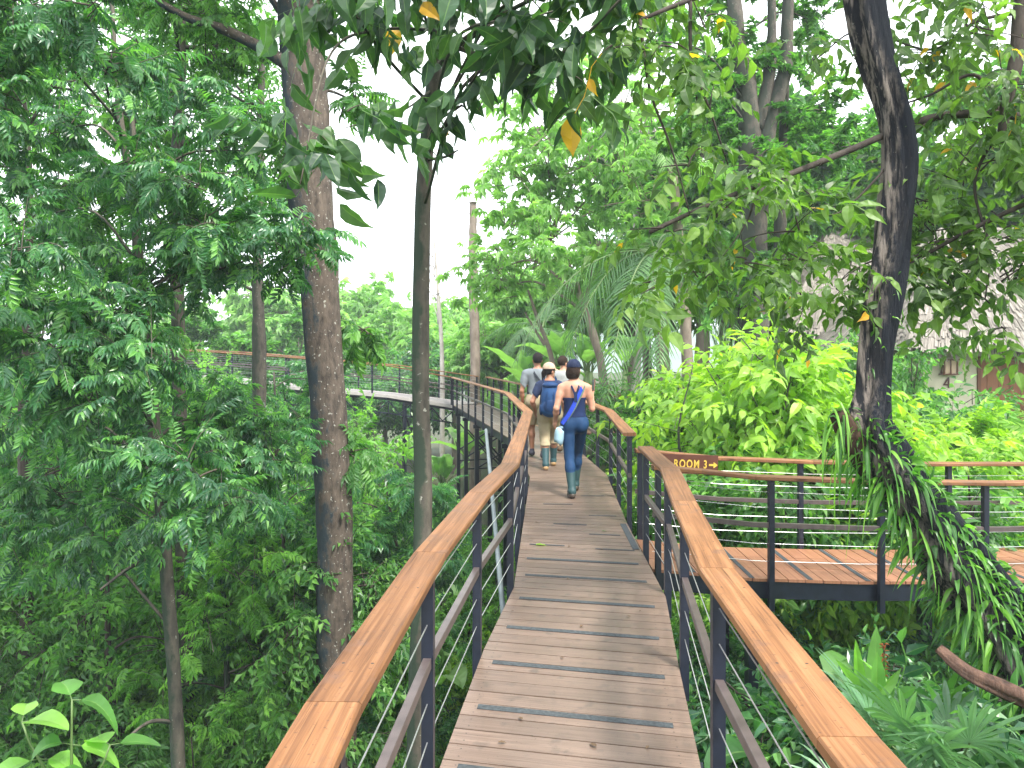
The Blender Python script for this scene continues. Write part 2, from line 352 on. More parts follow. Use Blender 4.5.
def walkway(name, label, Lp, Rp, mat, cols, pitch=.14, split=1, zb=.03, th=.026, strips=(), kind=None, truss=None):
    t = empty(name, tuple(Lp[0])); tag(t, label, 'walkway', None); o = np.array(Lp[0], float)
    Lp = np.array(Lp, float) - o; Rp = np.array(Rp, float) - o
    mb = MB(); deck(mb, Lp, Rp, pitch, split=split, th=th); mb.obj('deck', mat, t)
    for P, sgn in ((Lp, 1), (Rp, -1)):
        d = (Rp - Lp); d /= np.linalg.norm(d, axis=1)[:, None]
        mb = MB(); sweep_rect(mb, P + d * sgn * .075, .05, .16, z=-th - .083, bev=.002); mb.obj('side_beam', M['steel'], t)
    def pair(a):
        c = np.concatenate([[0], np.cumsum(seglen(Lp))]); s = a * c[-1]; i = min(int(np.searchsorted(c, s, 'right') - 1), len(Lp) - 2); f = (s - c[i]) / (c[i + 1] - c[i])
        dl = Lp[i + 1] - Lp[i]; dr = Rp[i + 1] - Rp[i]; return Lp[i] + dl * f, dl / np.linalg.norm(dl), Rp[i] + dr * f, dr / np.linalg.norm(dr)
    for a, b, c, e in strips:     # (fraction along the deck, start and end across it, width)
        mb = MB(); pl, dl, pr, dr = pair(a)
        A = pl + (pr - pl) * b; B = pl + (pr - pl) * c; dd = (dl + dr) / 2 * e
        P = np.array([A, B, B + dd, A + dd]); top = P + [0, 0, .0045]; bot = P + [0, 0, .0025]
        hexa(mb, np.vstack([bot, top])); mb.obj('grip_strip', M['grip'], t)
    for s in cols:
        pl, dl, pr, dr = pair(s)
        zt = -th - .166
        n = (pr - pl) / np.linalg.norm(pr - pl)
        A = pl + n * .075; B = pr - n * .075
        mb = MB(); bar(mb, A - n * .1 + [0, 0, zt - .05], B + n * .1 + [0, 0, zt - .05], .06, .1); mb.obj('cross_beam', M['steel'], t)
        for q in (A, B):
            gz = float(ground_z(q[0] + o[0], q[1] + o[1])) - o[2] - .3
            mb = MB(); mb_h = q[2] + zt - .1 - gz; box(mb, (q[0], q[1], gz + mb_h / 2), (.11, .11, mb_h), math.atan2(dl[1], dl[0])); mb.obj('support_post', M['steel'], t)
        gz = float(ground_z(A[0] + o[0], A[1] + o[1])) - o[2]
        H = A[2] + zt - gz
        if H > 2.2:
            mb = MB()
            for u0, u1 in ((.3, 1.2), (1.2, .3)): bar(mb, A + [0, 0, zt - u0], B + [0, 0, zt - u1 - .3], .04, .04)
            bar(mb, A + [0, 0, zt - 1.55], B + [0, 0, zt - 1.55], .04, .04)
            mb.obj('brace', M['steel'], t)
    return t
def strip_at(y, f0=.09, f1=.92, w=.048):
    # arc fraction on the left edge for a strip whose left end is at depth y
    P = np.array(ML); tot = seglen(P).sum(); best = min(np.linspace(0, 1, 4000), key=lambda a: abs(arc_pt(P, a * tot)[0][1] - y))
    return (best, f0, f1, w)
st = [strip_at(y) for y in (1.05, 1.62, 2.19, 2.76, 3.33)]
st += [strip_at(y, .09, .9, .05) for y in (3.9, 4.46, 5.03, 5.62, 6.2, 6.7)]
st += [strip_at(y, a, b, .03) for y, a, b in ((7.15, .62, .92), (7.2, .1, .38), (7.7, .6, .86), (8.1, .3, .6), (8.55, .64, .9), (9.1, .2, .5), (9.6, .6, .85))]
mw = walkway('boardwalk', 'long brown plank boardwalk curving away through the forest with the four walkers on it', ML, MR, M['deck'], (.05, .2, .33, .45, .56, .66, .74, .82, .9, .965), strips=st)
# grip strip along the gate side edge
mb = MB(); o = np.array(ML[0]); P = np.array([(1.10, 7.0, 0), (1.16, 7.0, 0), (1.19, 8.05, 0), (1.13, 8.05, 0)]) - o; hexa(mb, np.vstack([P + [0, 0, .0025], P + [0, 0, .0045]])); mb.obj('grip_strip', M['grip'], mw)
sw = walkway('side_boardwalk', 'short side boardwalk of reddish boards behind the gate opening, under the epiphyte covered tree', SN, SF, M['deck_red'], (.12, .42, .7, .97), pitch=.155, split=3,
             strips=[(a, .03, .97, .05) for a in (.045, .115, .185, .255, .325, .395, .465)])
bw = walkway('branch_boardwalk', 'far reddish boardwalk branching off towards the thatched huts beyond the bright shrub', BN, BF, M['deck_red'], (.15, .45, .75), split=1)
rw = walkway('ramp_boardwalk', 'far raised boardwalk ramp on a steel truss crossing behind the big tree trunk', RL, RR, plain('pale deck edge', (.22, .20, .19), .7), (.09, .22, .42, .62, .8))
# light side fascia and truss under the ramp
mb = MB(); o = np.array(RL[0]); A = np.array(RL) - o
sweep_rect(mb, A + [0, -.03, 0], .03, .10, z=-.05, bev=.002); mb.obj('fascia', plain('pale grey fascia', (.36, .33, .32), .6), rw)
mb = MB()
for a, b in zip(A[:-1], A[1:]):
    n = max(2, round(np.linalg.norm(b - a) / .7))
    for i in range(n):
        p = a + (b - a) * i / n; q = a + (b - a) * (i + 1) / n; m = (p + q) / 2
        bar(mb, p + [0, 0, -.2], m + [0, 0, -.58], .03, .03); bar(mb, m + [0, 0, -.58], q + [0, 0, -.2], .03, .03); bar(mb, p + [0, 0, -.2], p + [0, 0, -.58], .03, .03)
    bar(mb, a + [0, 0, -.6], b + [0, 0, -.6], .045, .045)
mb.obj('truss', M['steel'], rw)
G = 'timber topped railings of the boardwalk'
railing('railing', 'long curving timber handrail on dark posts, bordering the forest drop side of the planks', ML, first=3.47 - 2 * 1.365, step=1.365)
railing('railing', 'short timber railing ending at the gate opening, on the side of the epiphyte covered tree', MR[:5] + [(1.205, 6.95, 0)], first=3.25 - 2 * 1.37, step=1.372)
railing('railing', 'timber railing that starts past the gate opening, beside the woman in navy', [(1.24, 8.1, 0)] + MR[6:8] + [(.74, 18.3, 0)], first=.03, step=1.37)
railing('railing', 'distant timber railing ending behind the man in grey, where the path turns to the ramp', MR[8:], first=.03, step=1.37)
railing('railing', 'side boardwalk railing with the long mid bar, on the edge nearer the fan palms', SN, first=.05, step=3.42 / 2 if False else 1.05, low=.28)
railing('railing', 'side boardwalk railing that carries the room sign', SF, first=.05, step=1.75)
railing('railing', 'far branch railing on the edge facing the bright shrub', BN, first=.1, step=1.5)
railing('railing', 'far branch railing on the edge facing the coconut palms', BF, first=.9, step=1.5)
railing('railing', 'ramp railing above the pale fascia, crossing behind the big trunk', RL, first=.05, step=1.4)
railing('railing', 'ramp railing on its outer edge, against the distant hills', RR, first=.05, step=1.4)
# room sign
sg = empty('room_sign', (1.84, 8.06, .625), 0); tag(sg, 'dark wooden sign reading ROOM 3 with a gold arrow, under the handrail', 'sign')
mb = MB(); box(mb, (0, 0, 0), (.64, .022, .2), rnd=.4); mb.obj('board', M['sign'], sg)
sg.rotation_euler = (0, R(2.2), R(2.5))
cu = bpy.data.curves.new('lettering', 'FONT'); cu.body = 'ROOM 3'; cu.size = .118; cu.extrude = .003; cu.offset = .0022; cu.space_character = 1.22; cu.align_x = 'LEFT'; cu.align_y = 'CENTER'
to = bpy.data.objects.new('tmp', cu); C.objects.link(to); bpy.context.view_layer.update()
me = bpy.data.meshes.new_from_object(to.evaluated_get(bpy.context.evaluated_depsgraph_get())); bpy.data.objects.remove(to)
me.materials.clear(); me.materials.append(M['gold']); lo = link('lettering', me, sg); lo.scale = (.35 / max(lo.data.vertices[i].co.x for i in range(len(lo.data.vertices))), 1, 1); lo.location = (-.15, -.0115, 0); lo.rotation_euler = (R(90), 0, 0)
mb = MB(); ax = .25
box(mb, (ax, -.0145, 0), (.055, .006, .020))
V = np.array([[ax + .022, -.018, -.032], [ax + .065, -.018, 0], [ax + .022, -.018, .032], [ax + .022, -.0115, -.032], [ax + .065, -.0115, 0], [ax + .022, -.0115, .032]])
mb.add(V, [0, 1, 2, 5, 4, 3, 0, 3, 4, 1, 1, 4, 5, 2, 2, 5, 3, 0], [3, 3, 4, 4, 4]); mb.obj('arrow', M['gold'], sg)
# leaning galvanised pipe
mb = MB(); a = W(486, 430, 13.5); b = W(502, 600, 7.6)
pb = b + (b - a) * .9; pb[2] = max(pb[2], -5); tube(mb, np.array([a, b, pb]) - a, .028, 12)
pp = mb.obj('leaning_pipe', M['galv'], None, True); pp.location = a; tag(pp, 'pale galvanised pipe slanting down beside the boardwalk below the curved handrail', 'pipe')
# ------------------------------------------------------------------ thatched huts
def hut(name, label, x0, x1, y0, y1, ez, rz_, zb, over=.8, ridge=None, door=None, yaw=0.0):
    """walls x0..x1 (front at y0), eave height ez, ridge height rz_"""
    cx, cy = (x0 + x1) / 2, (y0 + y1) / 2
    t = empty(name, (cx, cy, zb), yaw); tag(t, label, 'hut')
    X0, X1, Y0, Y1 = x0 - cx, x1 - cx, y0 - cy, y1 - cy; th = .2; H = ez + .35 - zb
    mb = MB()
    def wall(a, b, c, d): hexa(mb, np.array([[a, c, 0], [b, c, 0], [b, d, 0], [a, d, 0], [a, c, H], [b, c, H], [b, d, H], [a, d, H]]))
    if door:
        d0, d1, dh = door[0] - cx, door[1] - cx, door[2] - zb
        wall(X0, d0, Y0, Y0 + th)
        if X1 > d1: wall(d1, X1, Y0, Y0 + th)
        hexa(mb, np.array([[d0, Y0, dh], [d1, Y0, dh], [d1, Y0 + th, dh], [d0, Y0 + th, dh], [d0, Y0, H], [d1, Y0, H], [d1, Y0 + th, H], [d0, Y0 + th, H]]))
    else: wall(X0, X1, Y0, Y0 + th)
    wall(X0, X0 + th, Y0 + th + .001, Y1 - th - .001); wall(X1 - th, X1, Y0 + th + .001, Y1 - th - .001); wall(X0, X1, Y1 - th, Y1)
    mb.obj('wall', M['plaster'], t)
    if door:
        mb = MB(); n = 5; ww = (d1 - d0) / n
        for i in range(n):
            box(mb, (d0 + ww * (i + .5), Y0 + .06, dh / 2), (ww - .012, .04, dh - .02), rnd=rng.random())
            box(mb, (d0 + ww * (i + .5), Y0 + .035, dh * .52), (ww - .05, .02, .09), rnd=rng.random())
        dr = mb.obj('door', M['door'], t)
        mb = MB(); box(mb, (d0 + .04, Y0 - .012, dh / 2), (.08, .05, dh)); box(mb, (d0 + (d1 - d0) / 2, Y0 - .012, dh + .04), (d1 - d0 + .1, .05, .08)); mb.obj('door_frame', M['door'], t)
    # thatched roof: many thin overlapping courses of fibres
    rl = ridge if ridge is not None else max(.1, (X1 - X0) * .35); E0, E1, F0, F1 = X0 - over, X1 + over, Y0 - over, Y1 + over
    ezl, rzl = ez - zb, rz_ - zb
    mb = MB(); mid = (F0 + F1) / 2; mx = (E0 + E1) / 2
    cor = np.array([[E0, F0, ezl], [E1, F0, ezl], [E1, F1, ezl], [E0, F1, ezl]]); r0 = np.array([mx - rl / 2, mid, rzl]); r1 = np.array([mx + rl / 2, mid, rzl])
    faces = [(cor[0], cor[1], r1, r0), (cor[1], cor[2], r1, r1), (cor[2], cor[3], r0, r1), (cor[3], cor[0], r0, r0)]
    core = MB()
    for a, b, c, d in faces:
        K = 20
        nrm = np.cross(b - a, (c + d) / 2 - (a + b) / 2); nrm /= np.linalg.norm(nrm)
        for k in range(K):
            f0 = k / K; f1 = min(1, (k + 1.9) / K)
            W0 = np.linalg.norm((b + (c - b) * f0) - (a + (d - a) * f0)); n = max(3, int(W0 / .035))
            for i in range(n):
                u = (i + rng.random()) / n; w = rng.uniform(.3, 1.1) * .04 / max(W0, .1)
                j0 = f0 - rng.uniform(0, .05) - (rng.uniform(0, .05) if k == 0 else 0); lift0 = rng.uniform(.015, .05) + (.02 if k else 0); lift1 = rng.uniform(0, .03)
                def pt(uu, ff, l): return a + (b - a) * uu + ((d + (c - d) * uu) - (a + (b - a) * uu)) * ff + nrm * l
                P = [pt(u - w, j0, lift0), pt(u + w, j0, lift0 - .01), pt(u + w * .9, f1, lift1), pt(u - w * .9, f1, lift1)]
                r = rng.random(); mb.add(P, [0, 1, 2, 3], [4], [[0, u * W0, r], [0, u * W0 + .05, r], [.6, u * W0 + .05, r], [.6, u * W0, r]])
        core.add(np.array([a, b, c, d]) - nrm * .02, [0, 1, 2, 3] , [4]) if not np.allclose(c, d) else core.add(np.array([a, b, c]) - nrm * .02, [0, 1, 2], [3])
        # hanging fringe
        n = int(np.linalg.norm(b - a) / .035)
        for i in range(n):
            for row in range(2):
                u = (i + rng.random()) / n; p = a + (b - a) * u + nrm * rng.uniform(-.12, .06); l = rng.uniform(.14, .42); dx = (b - a) / np.linalg.norm(b - a); w = rng.uniform(.008, .028); o = nrm * rng.uniform(-.06, .04); k = dx * rng.uniform(-.06, .06)
                r = rng.random(); out_ = np.array([nrm[0], nrm[1], 0]) * .1
                mb.add([p - dx * w - out_, p + dx * w - out_, p + dx * w * .5 + k + o + [0, 0, -l], p - dx * w * .5 + k + o + [0, 0, -l]], [0, 1, 2, 3], [4], [[0, 0, r], [0, .03, r], [.3, .03, r], [.3, 0, r]])
    rf = core.obj('roof', M['thatch'], t); mb.obj('thatch_layer', M['thatch'], rf)
    return t
h = hut('thatched_hut', 'cream walled thatched hut with a wall lantern and reddish wooden door', 9.62, 15.2, 18.0, 23.0, 2.02, 5.1, -.75, door=(10.88, 12.2, 1.62), over=.75)
o = h.location
# wall lantern: part of the wall fittings, hangs on the wall
lx, lz = 10.18, 1.45
ln = empty('wall_lantern', (lx, 17.9, lz)); tag(ln, 'square wooden framed wall lantern with pale panes beside the door', 'lantern')
mb = MB()
for a in (-.15, .15):
    for b in (-.06, .06): box(mb, (a, b, 0), (.03, .03, .34))
for z in (-.17, .17): box(mb, (0, 0, z), (.40, .18, .025))
box(mb, (0, -.062, 0), (.022, .02, .32)); mb.obj('frame', M['door'], ln)
mb = MB(); box(mb, (0, 0, 0), (.27, .10, .30)); mb.obj('pane', plain('lantern paper', (.72, .52, .36), .7), ln)
nb = empty('house_number', (10.17, 17.985, 1.08)); tag(nb, 'dark numeral 4 on the cream wall under the lantern', 'number sign')
mb = MB(); bar(mb, (.035, -.01, -.12), (.035, -.01, .13), .03, .02); bar(mb, (-.085, -.0105, -.045), (.085, -.0105, -.045), .02, .03); bar(mb, (-.075, -.011, -.045), (.035, -.011, .12), .02, .03)
mb.obj('numeral', M['sign'], nb)
hut('thatched_hut', 'second hut with only its pale thatched roof showing behind the bright shrub', 8.9, 13.3, 23.6, 28.0, 2.45, 6.0, -.75, over=.9, ridge=.8)
# ------------------------------------------------------------------ people
import openvdb
def capsule(a, b, r0, r1, k=.02, sc=None): return ('c', np.array(a, float), np.array(b, float), r0, r1, k)
def ell(c, r, k=.03, rot=None): return ('e', np.array(c, float), np.array(r, float), rot, 0, k)
def field(prims, vox, off=0.0, clips=(), pad=.05):
    lo = np.full(3, 9.0); hi = -lo
    for p in prims:
        if p[0] == 'c': r = max(p[3], p[4]); lo = np.minimum(lo, np.minimum(p[1], p[2]) - r); hi = np.maximum(hi, np.maximum(p[1], p[2]) + r)
        else: r = p[2].max(); lo = np.minimum(lo, p[1] - r); hi = np.maximum(hi, p[1] + r)
    lo -= pad + off; hi += pad + off; n = np.ceil((hi - lo) / vox).astype(int) + 1
    D = np.full(n, .3, np.float32); ax = [lo[i] + np.arange(n[i]) * vox for i in range(3)]
    for p in prims:
        k = p[5]
        if p[0] == 'c': r = max(p[3], p[4]); a = np.minimum(p[1], p[2]) - r; b = np.maximum(p[1], p[2]) + r
        else: a = p[1] - p[2].max(); b = p[1] + p[2].max()
        m = .06 + k + off
        i0 = np.maximum(((a - m - lo) / vox).astype(int), 0); i1 = np.minimum(((b + m - lo) / vox).astype(int) + 2, n)
        X, Y, Z = np.meshgrid(ax[0][i0[0]:i1[0]], ax[1][i0[1]:i1[1]], ax[2][i0[2]:i1[2]], indexing='ij'); q = np.stack([X, Y, Z], -1)
        if p[0] == 'c':
            ba = p[2] - p[1]; t = np.clip(((q - p[1]) @ ba) / (ba @ ba + 1e-9), 0, 1); d = np.linalg.norm(q - p[1] - t[..., None] * ba, axis=-1) - (p[3] + (p[4] - p[3]) * t)
        else:
            e = q - p[1]
            if p[3] is not None: e = e @ p[3]
            l = np.linalg.norm(e / p[2], axis=-1); d = l * (l - 1) / (np.linalg.norm(e / p[2] ** 2, axis=-1) + 1e-6)
        S = D[i0[0]:i1[0], i0[1]:i1[1], i0[2]:i1[2]]
        h_ = np.maximum(k - np.abs(S - d), 0) / k
        D[i0[0]:i1[0], i0[1]:i1[1], i0[2]:i1[2]] = np.minimum(S, d) - h_ * h_ * k * .25
    D -= off
    if clips:
        X, Y, Z = np.meshgrid(*ax, indexing='ij')
        for c in clips:
            c = np.array(c, float); D = np.maximum(D, (X * c[0] + Y * c[1] + Z * c[2] - c[3]) / np.linalg.norm(c[:3]))
    return D, lo
def solid(name, prims, mat, parent, vox=.007, off=0.0, clips=()):
    D, lo = field(prims, vox, off, clips); g = openvdb.FloatGrid(background=.3); g.copyFromArray(D.astype(np.float32)); p, t, q = g.convertToPolygons(isovalue=0, adaptivity=0)
    v = p * vox + lo; mb = MB(); mb.add(v, np.asarray(q)[:, ::-1].ravel(), np.full(len(q), 4)); return mb.obj(name, mat, parent, True)
def rotz(v, a): c, s = math.cos(a), math.sin(a); v = np.array(v, float); return np.array([v[0] * c - v[1] * s, v[0] * s + v[1] * c, v[2]])

skin = plain('skin', (.44, .22, .145), .5, 0, .4, .06, 10)
skin2 = plain('tanned skin', (.30, .14, .085), .5, 0, .4, .06, 10)
hairm = plain('dark hair', (.014, .011, .012), .85, 0, .15, .5, 90, stretch=(1, 1, .15))
hairb = plain('dark brown hair', (.025, .015, .011), .8, 0, .15, .5, 90, bump=.6)
eyem = plain('eye', (.5, .5, .5), .2)
def cloth(n, c, r=.85): return plain(n, c, r, 0, .2, .16, 9, bump=.3)

def hand(wrist, d, side, palm, curl=.5, s=1.0):
    """wrist point, direction of the fingers, side (towards the thumb), palm normal"""
    d = np.array(d, float); d /= np.linalg.norm(d); side = np.array(side, float); side -= d * (side @ d); side /= np.linalg.norm(side); n = np.cross(d, side); n = n * (1 if n @ np.array(palm, float) > 0 else -1)
    w = np.array(wrist, float); P = [capsule(w, w + d * .045 * s, .024 * s, .028 * s, .02)]
    for i, (o, l) in enumerate(((.026, .072), (.009, .08), (-.009, .075), (-.026, .06))):
        b = w + d * .075 * s + side * o * s; P.append(capsule(w + d * .03 * s + side * o * .8 * s, b, .014 * s, .012 * s, .012))
        m = b + (d * math.cos(curl) + n * math.sin(curl)) * l * .5 * s; e = m + (d * math.cos(curl * 2.1) + n * math.sin(curl * 2.1)) * l * .5 * s
        P += [capsule(b, m, .0095 * s, .0088 * s, .005), capsule(m, e, .0088 * s, .0075 * s, .005)]
    b = w + d * .02 * s + side * .026 * s; m = b + (d * .6 + side * .7 + n * .3) * .042 * s; P += [capsule(b, m, .014 * s, .0105 * s, .008), capsule(m, m + (d * .95 + side * .15 + n * .4) * .03 * s, .0105 * s, .009 * s, .005)]
    return P

def person(loc, rz, label, J, mats, build):
    t = empty('person', loc, rz); tag(t, label, 'person')
    sk = mats['skin']; B = []
    nk = np.array(J['neck']); pv = np.array(J['pelvis']); ch = pv + (nk - pv) * .72; wa = pv + (nk - pv) * .33
    bw = J.get('bw', 1.0)
    torso = [ell(pv + [0, -.005, .0], (.160 * bw, .112, .125), .05), ell(pv + [.075 * bw, -.035, -.05], (.085, .09, .10), .04), ell(pv + [-.075 * bw, -.035, -.05], (.085, .09, .10), .04),
             ell(wa, (.128 * bw, .092, .13), .06), ell(ch, (.155 * bw, .105, .17), .06), ell(ch + [0, 0, .08], (.165 * bw, .085, .085), .05),
             capsule(nk + [-.13 * bw, 0, -.065], nk + [.13 * bw, 0, -.065], .048, .048, .05), capsule(nk + [0, 0, -.06], nk + [0, .012, .075], .062, .052, .03)]
    arms = []; legs = []; feet = []; hands = []
    for sd in ('L', 'R'):
        s = -1 if sd == 'L' else 1
        sh, el, wr = [np.array(x, float) for x in J['arm' + sd]]
        arms += [capsule(sh, sh + (el - sh) * .4, .053, .046, .03), capsule(sh + (el - sh) * .3, el, .047, .036, .02), capsule(el, el + (wr - el) * .35, .037, .037, .02), capsule(el + (wr - el) * .3, wr, .037, .024, .02)]
        hd = J['hand' + sd]; hands += hand(wr, *hd)
        hp, kn, an, ft = [np.array(x, float) for x in J['leg' + sd]]
        legs += [capsule(hp, kn, .088 * build, .055, .04), capsule(kn, kn + (an - kn) * .35 + [0, -.008, 0], .053, .056, .025), capsule(kn + (an - kn) * .3 + [0, -.006, 0], an, .055, .036, .025)]
        fd = ft - an; feet += [capsule(an + [0, -.02, -.02], an + fd * .6, .036, .034, .02), capsule(an + fd * .5, ft, .034, .026, .02)]
    hr = J['yaw']; hc = nk + np.array([0, .015, .085]); hp_ = lambda v: hc + rotz(v, hr)
    c, s_ = math.cos(hr), math.sin(hr); RM = np.array([[c, -s_, 0], [s_, c, 0], [0, 0, 1.0]])
    head = [ell(hp_((0, -.012, .105)), (.073, .092, .095), .02, RM), ell(hp_((0, .03, .07)), (.058, .062, .085), .03, RM), capsule(hp_((-.035, .03, .01)), hp_((0, .075, -.012)), .022, .02, .03), capsule(hp_((.035, .03, .01)), hp_((0, .075, -.012)), .022, .02, .03),
            capsule(hp_((0, .088, .085)), hp_((0, .105, .052)), .009, .013, .012), capsule(hp_((-.035, .078, .098)), hp_((.035, .078, .098)), .011, .011, .014), capsule(hp_((-.018, .086, .026)), hp_((.018, .086, .026)), .008, .008, .008),
            ell(hp_((-.074, -.005, .06)), (.012, .02, .031), .008, RM), ell(hp_((.074, -.005, .06)), (.012, .02, .031), .008, RM)]
    body = torso + arms + legs + feet + head + hands
    solid('body', body, sk, t, .0062)
    for e in (-.03, .03):
        mb = MB(); p = hp_((e, .077, .08)); tube(mb, np.array([p + [0, 0, z] for z in (-.011, -.006, 0, .006, .011)]), [.003, .0095, .0115, .0095, .003], 8); mb.obj('eye', eyem, t, True)
    return t, dict(torso=torso, arms=arms, legs=legs, feet=feet, head=head, hp=hp_, RM=RM, hr=hr, nk=nk, pv=pv, ch=ch)
def hair(t, D, mat, style):
    hp, RM, hr = D['hp'], D['RM'], D['hr']; f = rotz((0, 1, 0), hr)
    P = [ell(hp((0, -.016, .11)), (.081, .098, .098), .02, RM)]
    if style == 'bob': P += [ell(hp((0, -.065, .04)), (.075, .05, .075), .03, RM), ell(hp((-.05, -.045, .02)), (.035, .045, .06), .03, RM), ell(hp((.05, -.04, .03)), (.035, .045, .06), .03, RM)]
    if style == 'tail': P += [ell(hp((-.02, -.09, .05)), (.035, .035, .05), .02, RM), capsule(hp((-.03, -.10, .04)), hp((-.035, -.10, -.07)), .03, .018, .02)]
    h0 = hp((0, .05, .1)); cl = (f[0], f[1], -.55, f @ h0 - .55 * h0[2]); q = hp((0, 0, .03 if style == 'short' else -.09))
    solid('hair', P, mat, t, .006, .004, [cl, (0, 0, -1, -q[2])])
def capm(t, D, mat):
    hp, RM, hr = D['hp'], D['RM'], D['hr']; q = hp((0, 0, .105))
    solid('cap', [ell(hp((0, -.012, .108)), (.085, .104, .10), .02, RM)], mat, t, .006, .007, [(0, 0, -1, -q[2])])
    mb = MB(); n = 14; V = []
    for r_ in range(4):
        for i in range(n + 1):
            a = math.pi * i / n; w = .078 + .004 * r_; l = r_ / 3
            V.append(hp((-math.cos(a) * w, .055 + math.sin(a) * (.035 + .085 * l) - .02 * (1 - l), .122 - .028 * l - .016 * l * abs(math.cos(a)))))
    V = np.array(V); k = (n + 1) * 4; V = np.vstack([V, V - [0, 0, .006]]); fl = []
    for r_ in range(3):
        for i in range(n):
            a = r_ * (n + 1) + i; fl += [a, a + 1, a + n + 2, a + n + 1]; fl += [k + a, k + a + n + 1, k + a + n + 2, k + a + 1]
    for i in range(n): a = 3 * (n + 1) + i; fl += [a, a + 1, k + a + 1, k + a]
    mb.add(V, fl, [4] * (len(fl) // 4)); mb.obj('cap_brim', mat, t)
def bootset(t, D, J, mat, sole, top, h):
    for sd, off in (('L', 0), ('R', 1)):
        hp, kn, an, ft = [np.array(x, float) for x in J['leg' + sd]]; fd = ft - an; u = kn - an; u /= np.linalg.norm(u)
        P = [capsule(an, an + u * h, .047, .062, .02), capsule(an + [0, -.02, -.025], an + fd * .6 + [0, 0, .0], .046, .043, .03), capsule(an + fd * .5, ft, .043, .036, .03)]
        e = an + u * h
        b = solid('boot', P, mat, t, .007, 0, [(u[0], u[1], u[2], u @ e)])
        n = np.cross(fd, [1, 0, 0]); 
        P2 = [capsule(an + [0, -.035, -.062], an + fd * .7 + [0, 0, -.035], .04, .042, .03), capsule(an + fd * .7 + [0, 0, -.035], ft + [0, .01, -.02], .042, .034, .03)]
        solid('sole', [(p[0], p[1], p[2], p[3], p[4], p[5]) for p in P2], sole, b, .007, 0, [(0, fd[2] and -fd[2] / np.linalg.norm(fd) or 0, 1, 9)])
def shoe(t, J, mat):
    for sd in 'LR':
        hp, kn, an, ft = [np.array(x, float) for x in J['leg' + sd]]; fd = ft - an
        solid('shoe', [capsule(an + [0, -.025, -.03], an + fd * .6, .046, .042, .03), capsule(an + fd * .5, ft, .042, .034, .03), capsule(an + [0, -.03, -.03], an + [0, -.01, .02], .045, .042, .02)], mat, t, .007)
def band(mb, pts, w, th, nrm_c):
    """flat strap through pts, facing away from the body axis nrm_c"""
    pts = smooth_path(pts, 24); t = np.gradient(pts, axis=0); t /= np.linalg.norm(t, axis=1)[:, None]
    n = pts - np.array(nrm_c); n[:, 2] *= .15; n -= t * (n * t).sum(1)[:, None]; n /= np.linalg.norm(n, axis=1)[:, None]; s = np.cross(t, n)
    for i in range(23):
        a = []
        for j in (i, i + 1):
            a.append([pts[j] - s[j] * w / 2, pts[j] + s[j] * w / 2, pts[j] + s[j] * w / 2 + n[j] * th, pts[j] - s[j] * w / 2 + n[j] * th])
        hexa(mb, np.array(a[0] + a[1]))

# --- woman in navy
J = dict(neck=(0, .30, 1.415), pelvis=(0, .27, .93), yaw=R(-28), bw=.97,
    armL=((-.165, .29, 1.345), (-.235, .22, 1.09), (-.235, .36, .92)), handL=((-.03, .12, -.25), (.0, 1, .3), (1, 0, 0), .5),
    armR=((.165, .29, 1.345), (.225, .30, 1.08), (.245, .46, 1.26)), handR=((0, .12, .95), (-1, .1, 0), (0, 1, 0), .7),
    legL=((-.085, .26, .89), (-.075, .20, .48), (-.06, .02, .10), (-.065, .15, .045)),
    legR=((.085, .28, .89), (.07, .52, .50), (.045, .56, .10), (.06, .70, .035)))
Dw = 9.5
t, D = person((.80, Dw - .05, 0), R(2), 'person in navy racerback top, blue leggings and dark cap with a strap across the back', J, dict(skin=skin), 1.0)
navy = cloth('navy knit', (.008, .018, .06)); legg = cloth('blue leggings', (.010, .038, .10), .7)
body = D['torso'] + D['legs']
solid('leggings', D['torso'][:4] + D['legs'], legg, t, .007, .006, [(0, 0, 1, 1.0), (0, 0, -1, -.14)])
solid('tank_top', D['torso'][:6], navy, t, .007, .011, [(0, 0, 1, 1.225), (0, 0, -1, -.985)])
mb = MB(); nk = D['nk']
for x in (-.07, .07): band(mb, [(x * .9, .41, 1.30), (x * .95, .33, 1.435), (x * .6, .19, 1.36), (x * .15, .165, 1.27), (0, .165, 1.19)], .024, .008, (0, .30, 1.3))
band(mb, [(0, .165, 1.30), (0, .16, 1.24), (0, .155, 1.17)], .04, .012, (0, .3, 1.2)); mb.obj('top_straps', navy, t)
hair(t, D, hairb, 'bob'); capm(t, D, cloth('navy cap', (.012, .018, .045)))
bootset(t, D, J, cloth('dark green rubber', (.03, .065, .07), .45), plain('dark sole', (.05, .035, .025)), None, .25)
for dz, m_, w in ((0, cloth('blue strap', (.02, .05, .38)), .052), (.032, cloth('olive strap', (.10, .14, .12)), .02)):
    mb = MB(); band(mb, [(.09 + dz, .40, 1.33), (.10 + dz, .31, 1.415), (.075 + dz, .20, 1.33), (0 + dz, .155, 1.18), (-.08 + dz, .15, 1.03), (-.165 + dz, .17, .90)], w, .008, (0, .30, 1.2)); mb.obj('strap', m_, t)
bt = empty('water_bottle', (.80 - .205, Dw + .13, .76)); tag(bt, 'pale blue water bottle slung at the hip of the person in navy', 'bottle')
mb = MB(); tube(mb, np.array([(0, 0, z) for z in (-.10, -.095, -.05, .02, .06, .075, .08, .085)]) + [(x, 0, 0) for x in np.linspace(-.02, .02, 8)], [.05, .058, .06, .06, .055, .045, .03, .028], 16); mb.obj('bottle_body', plain('pale blue fabric', (.28, .42, .5), .5), bt, True)
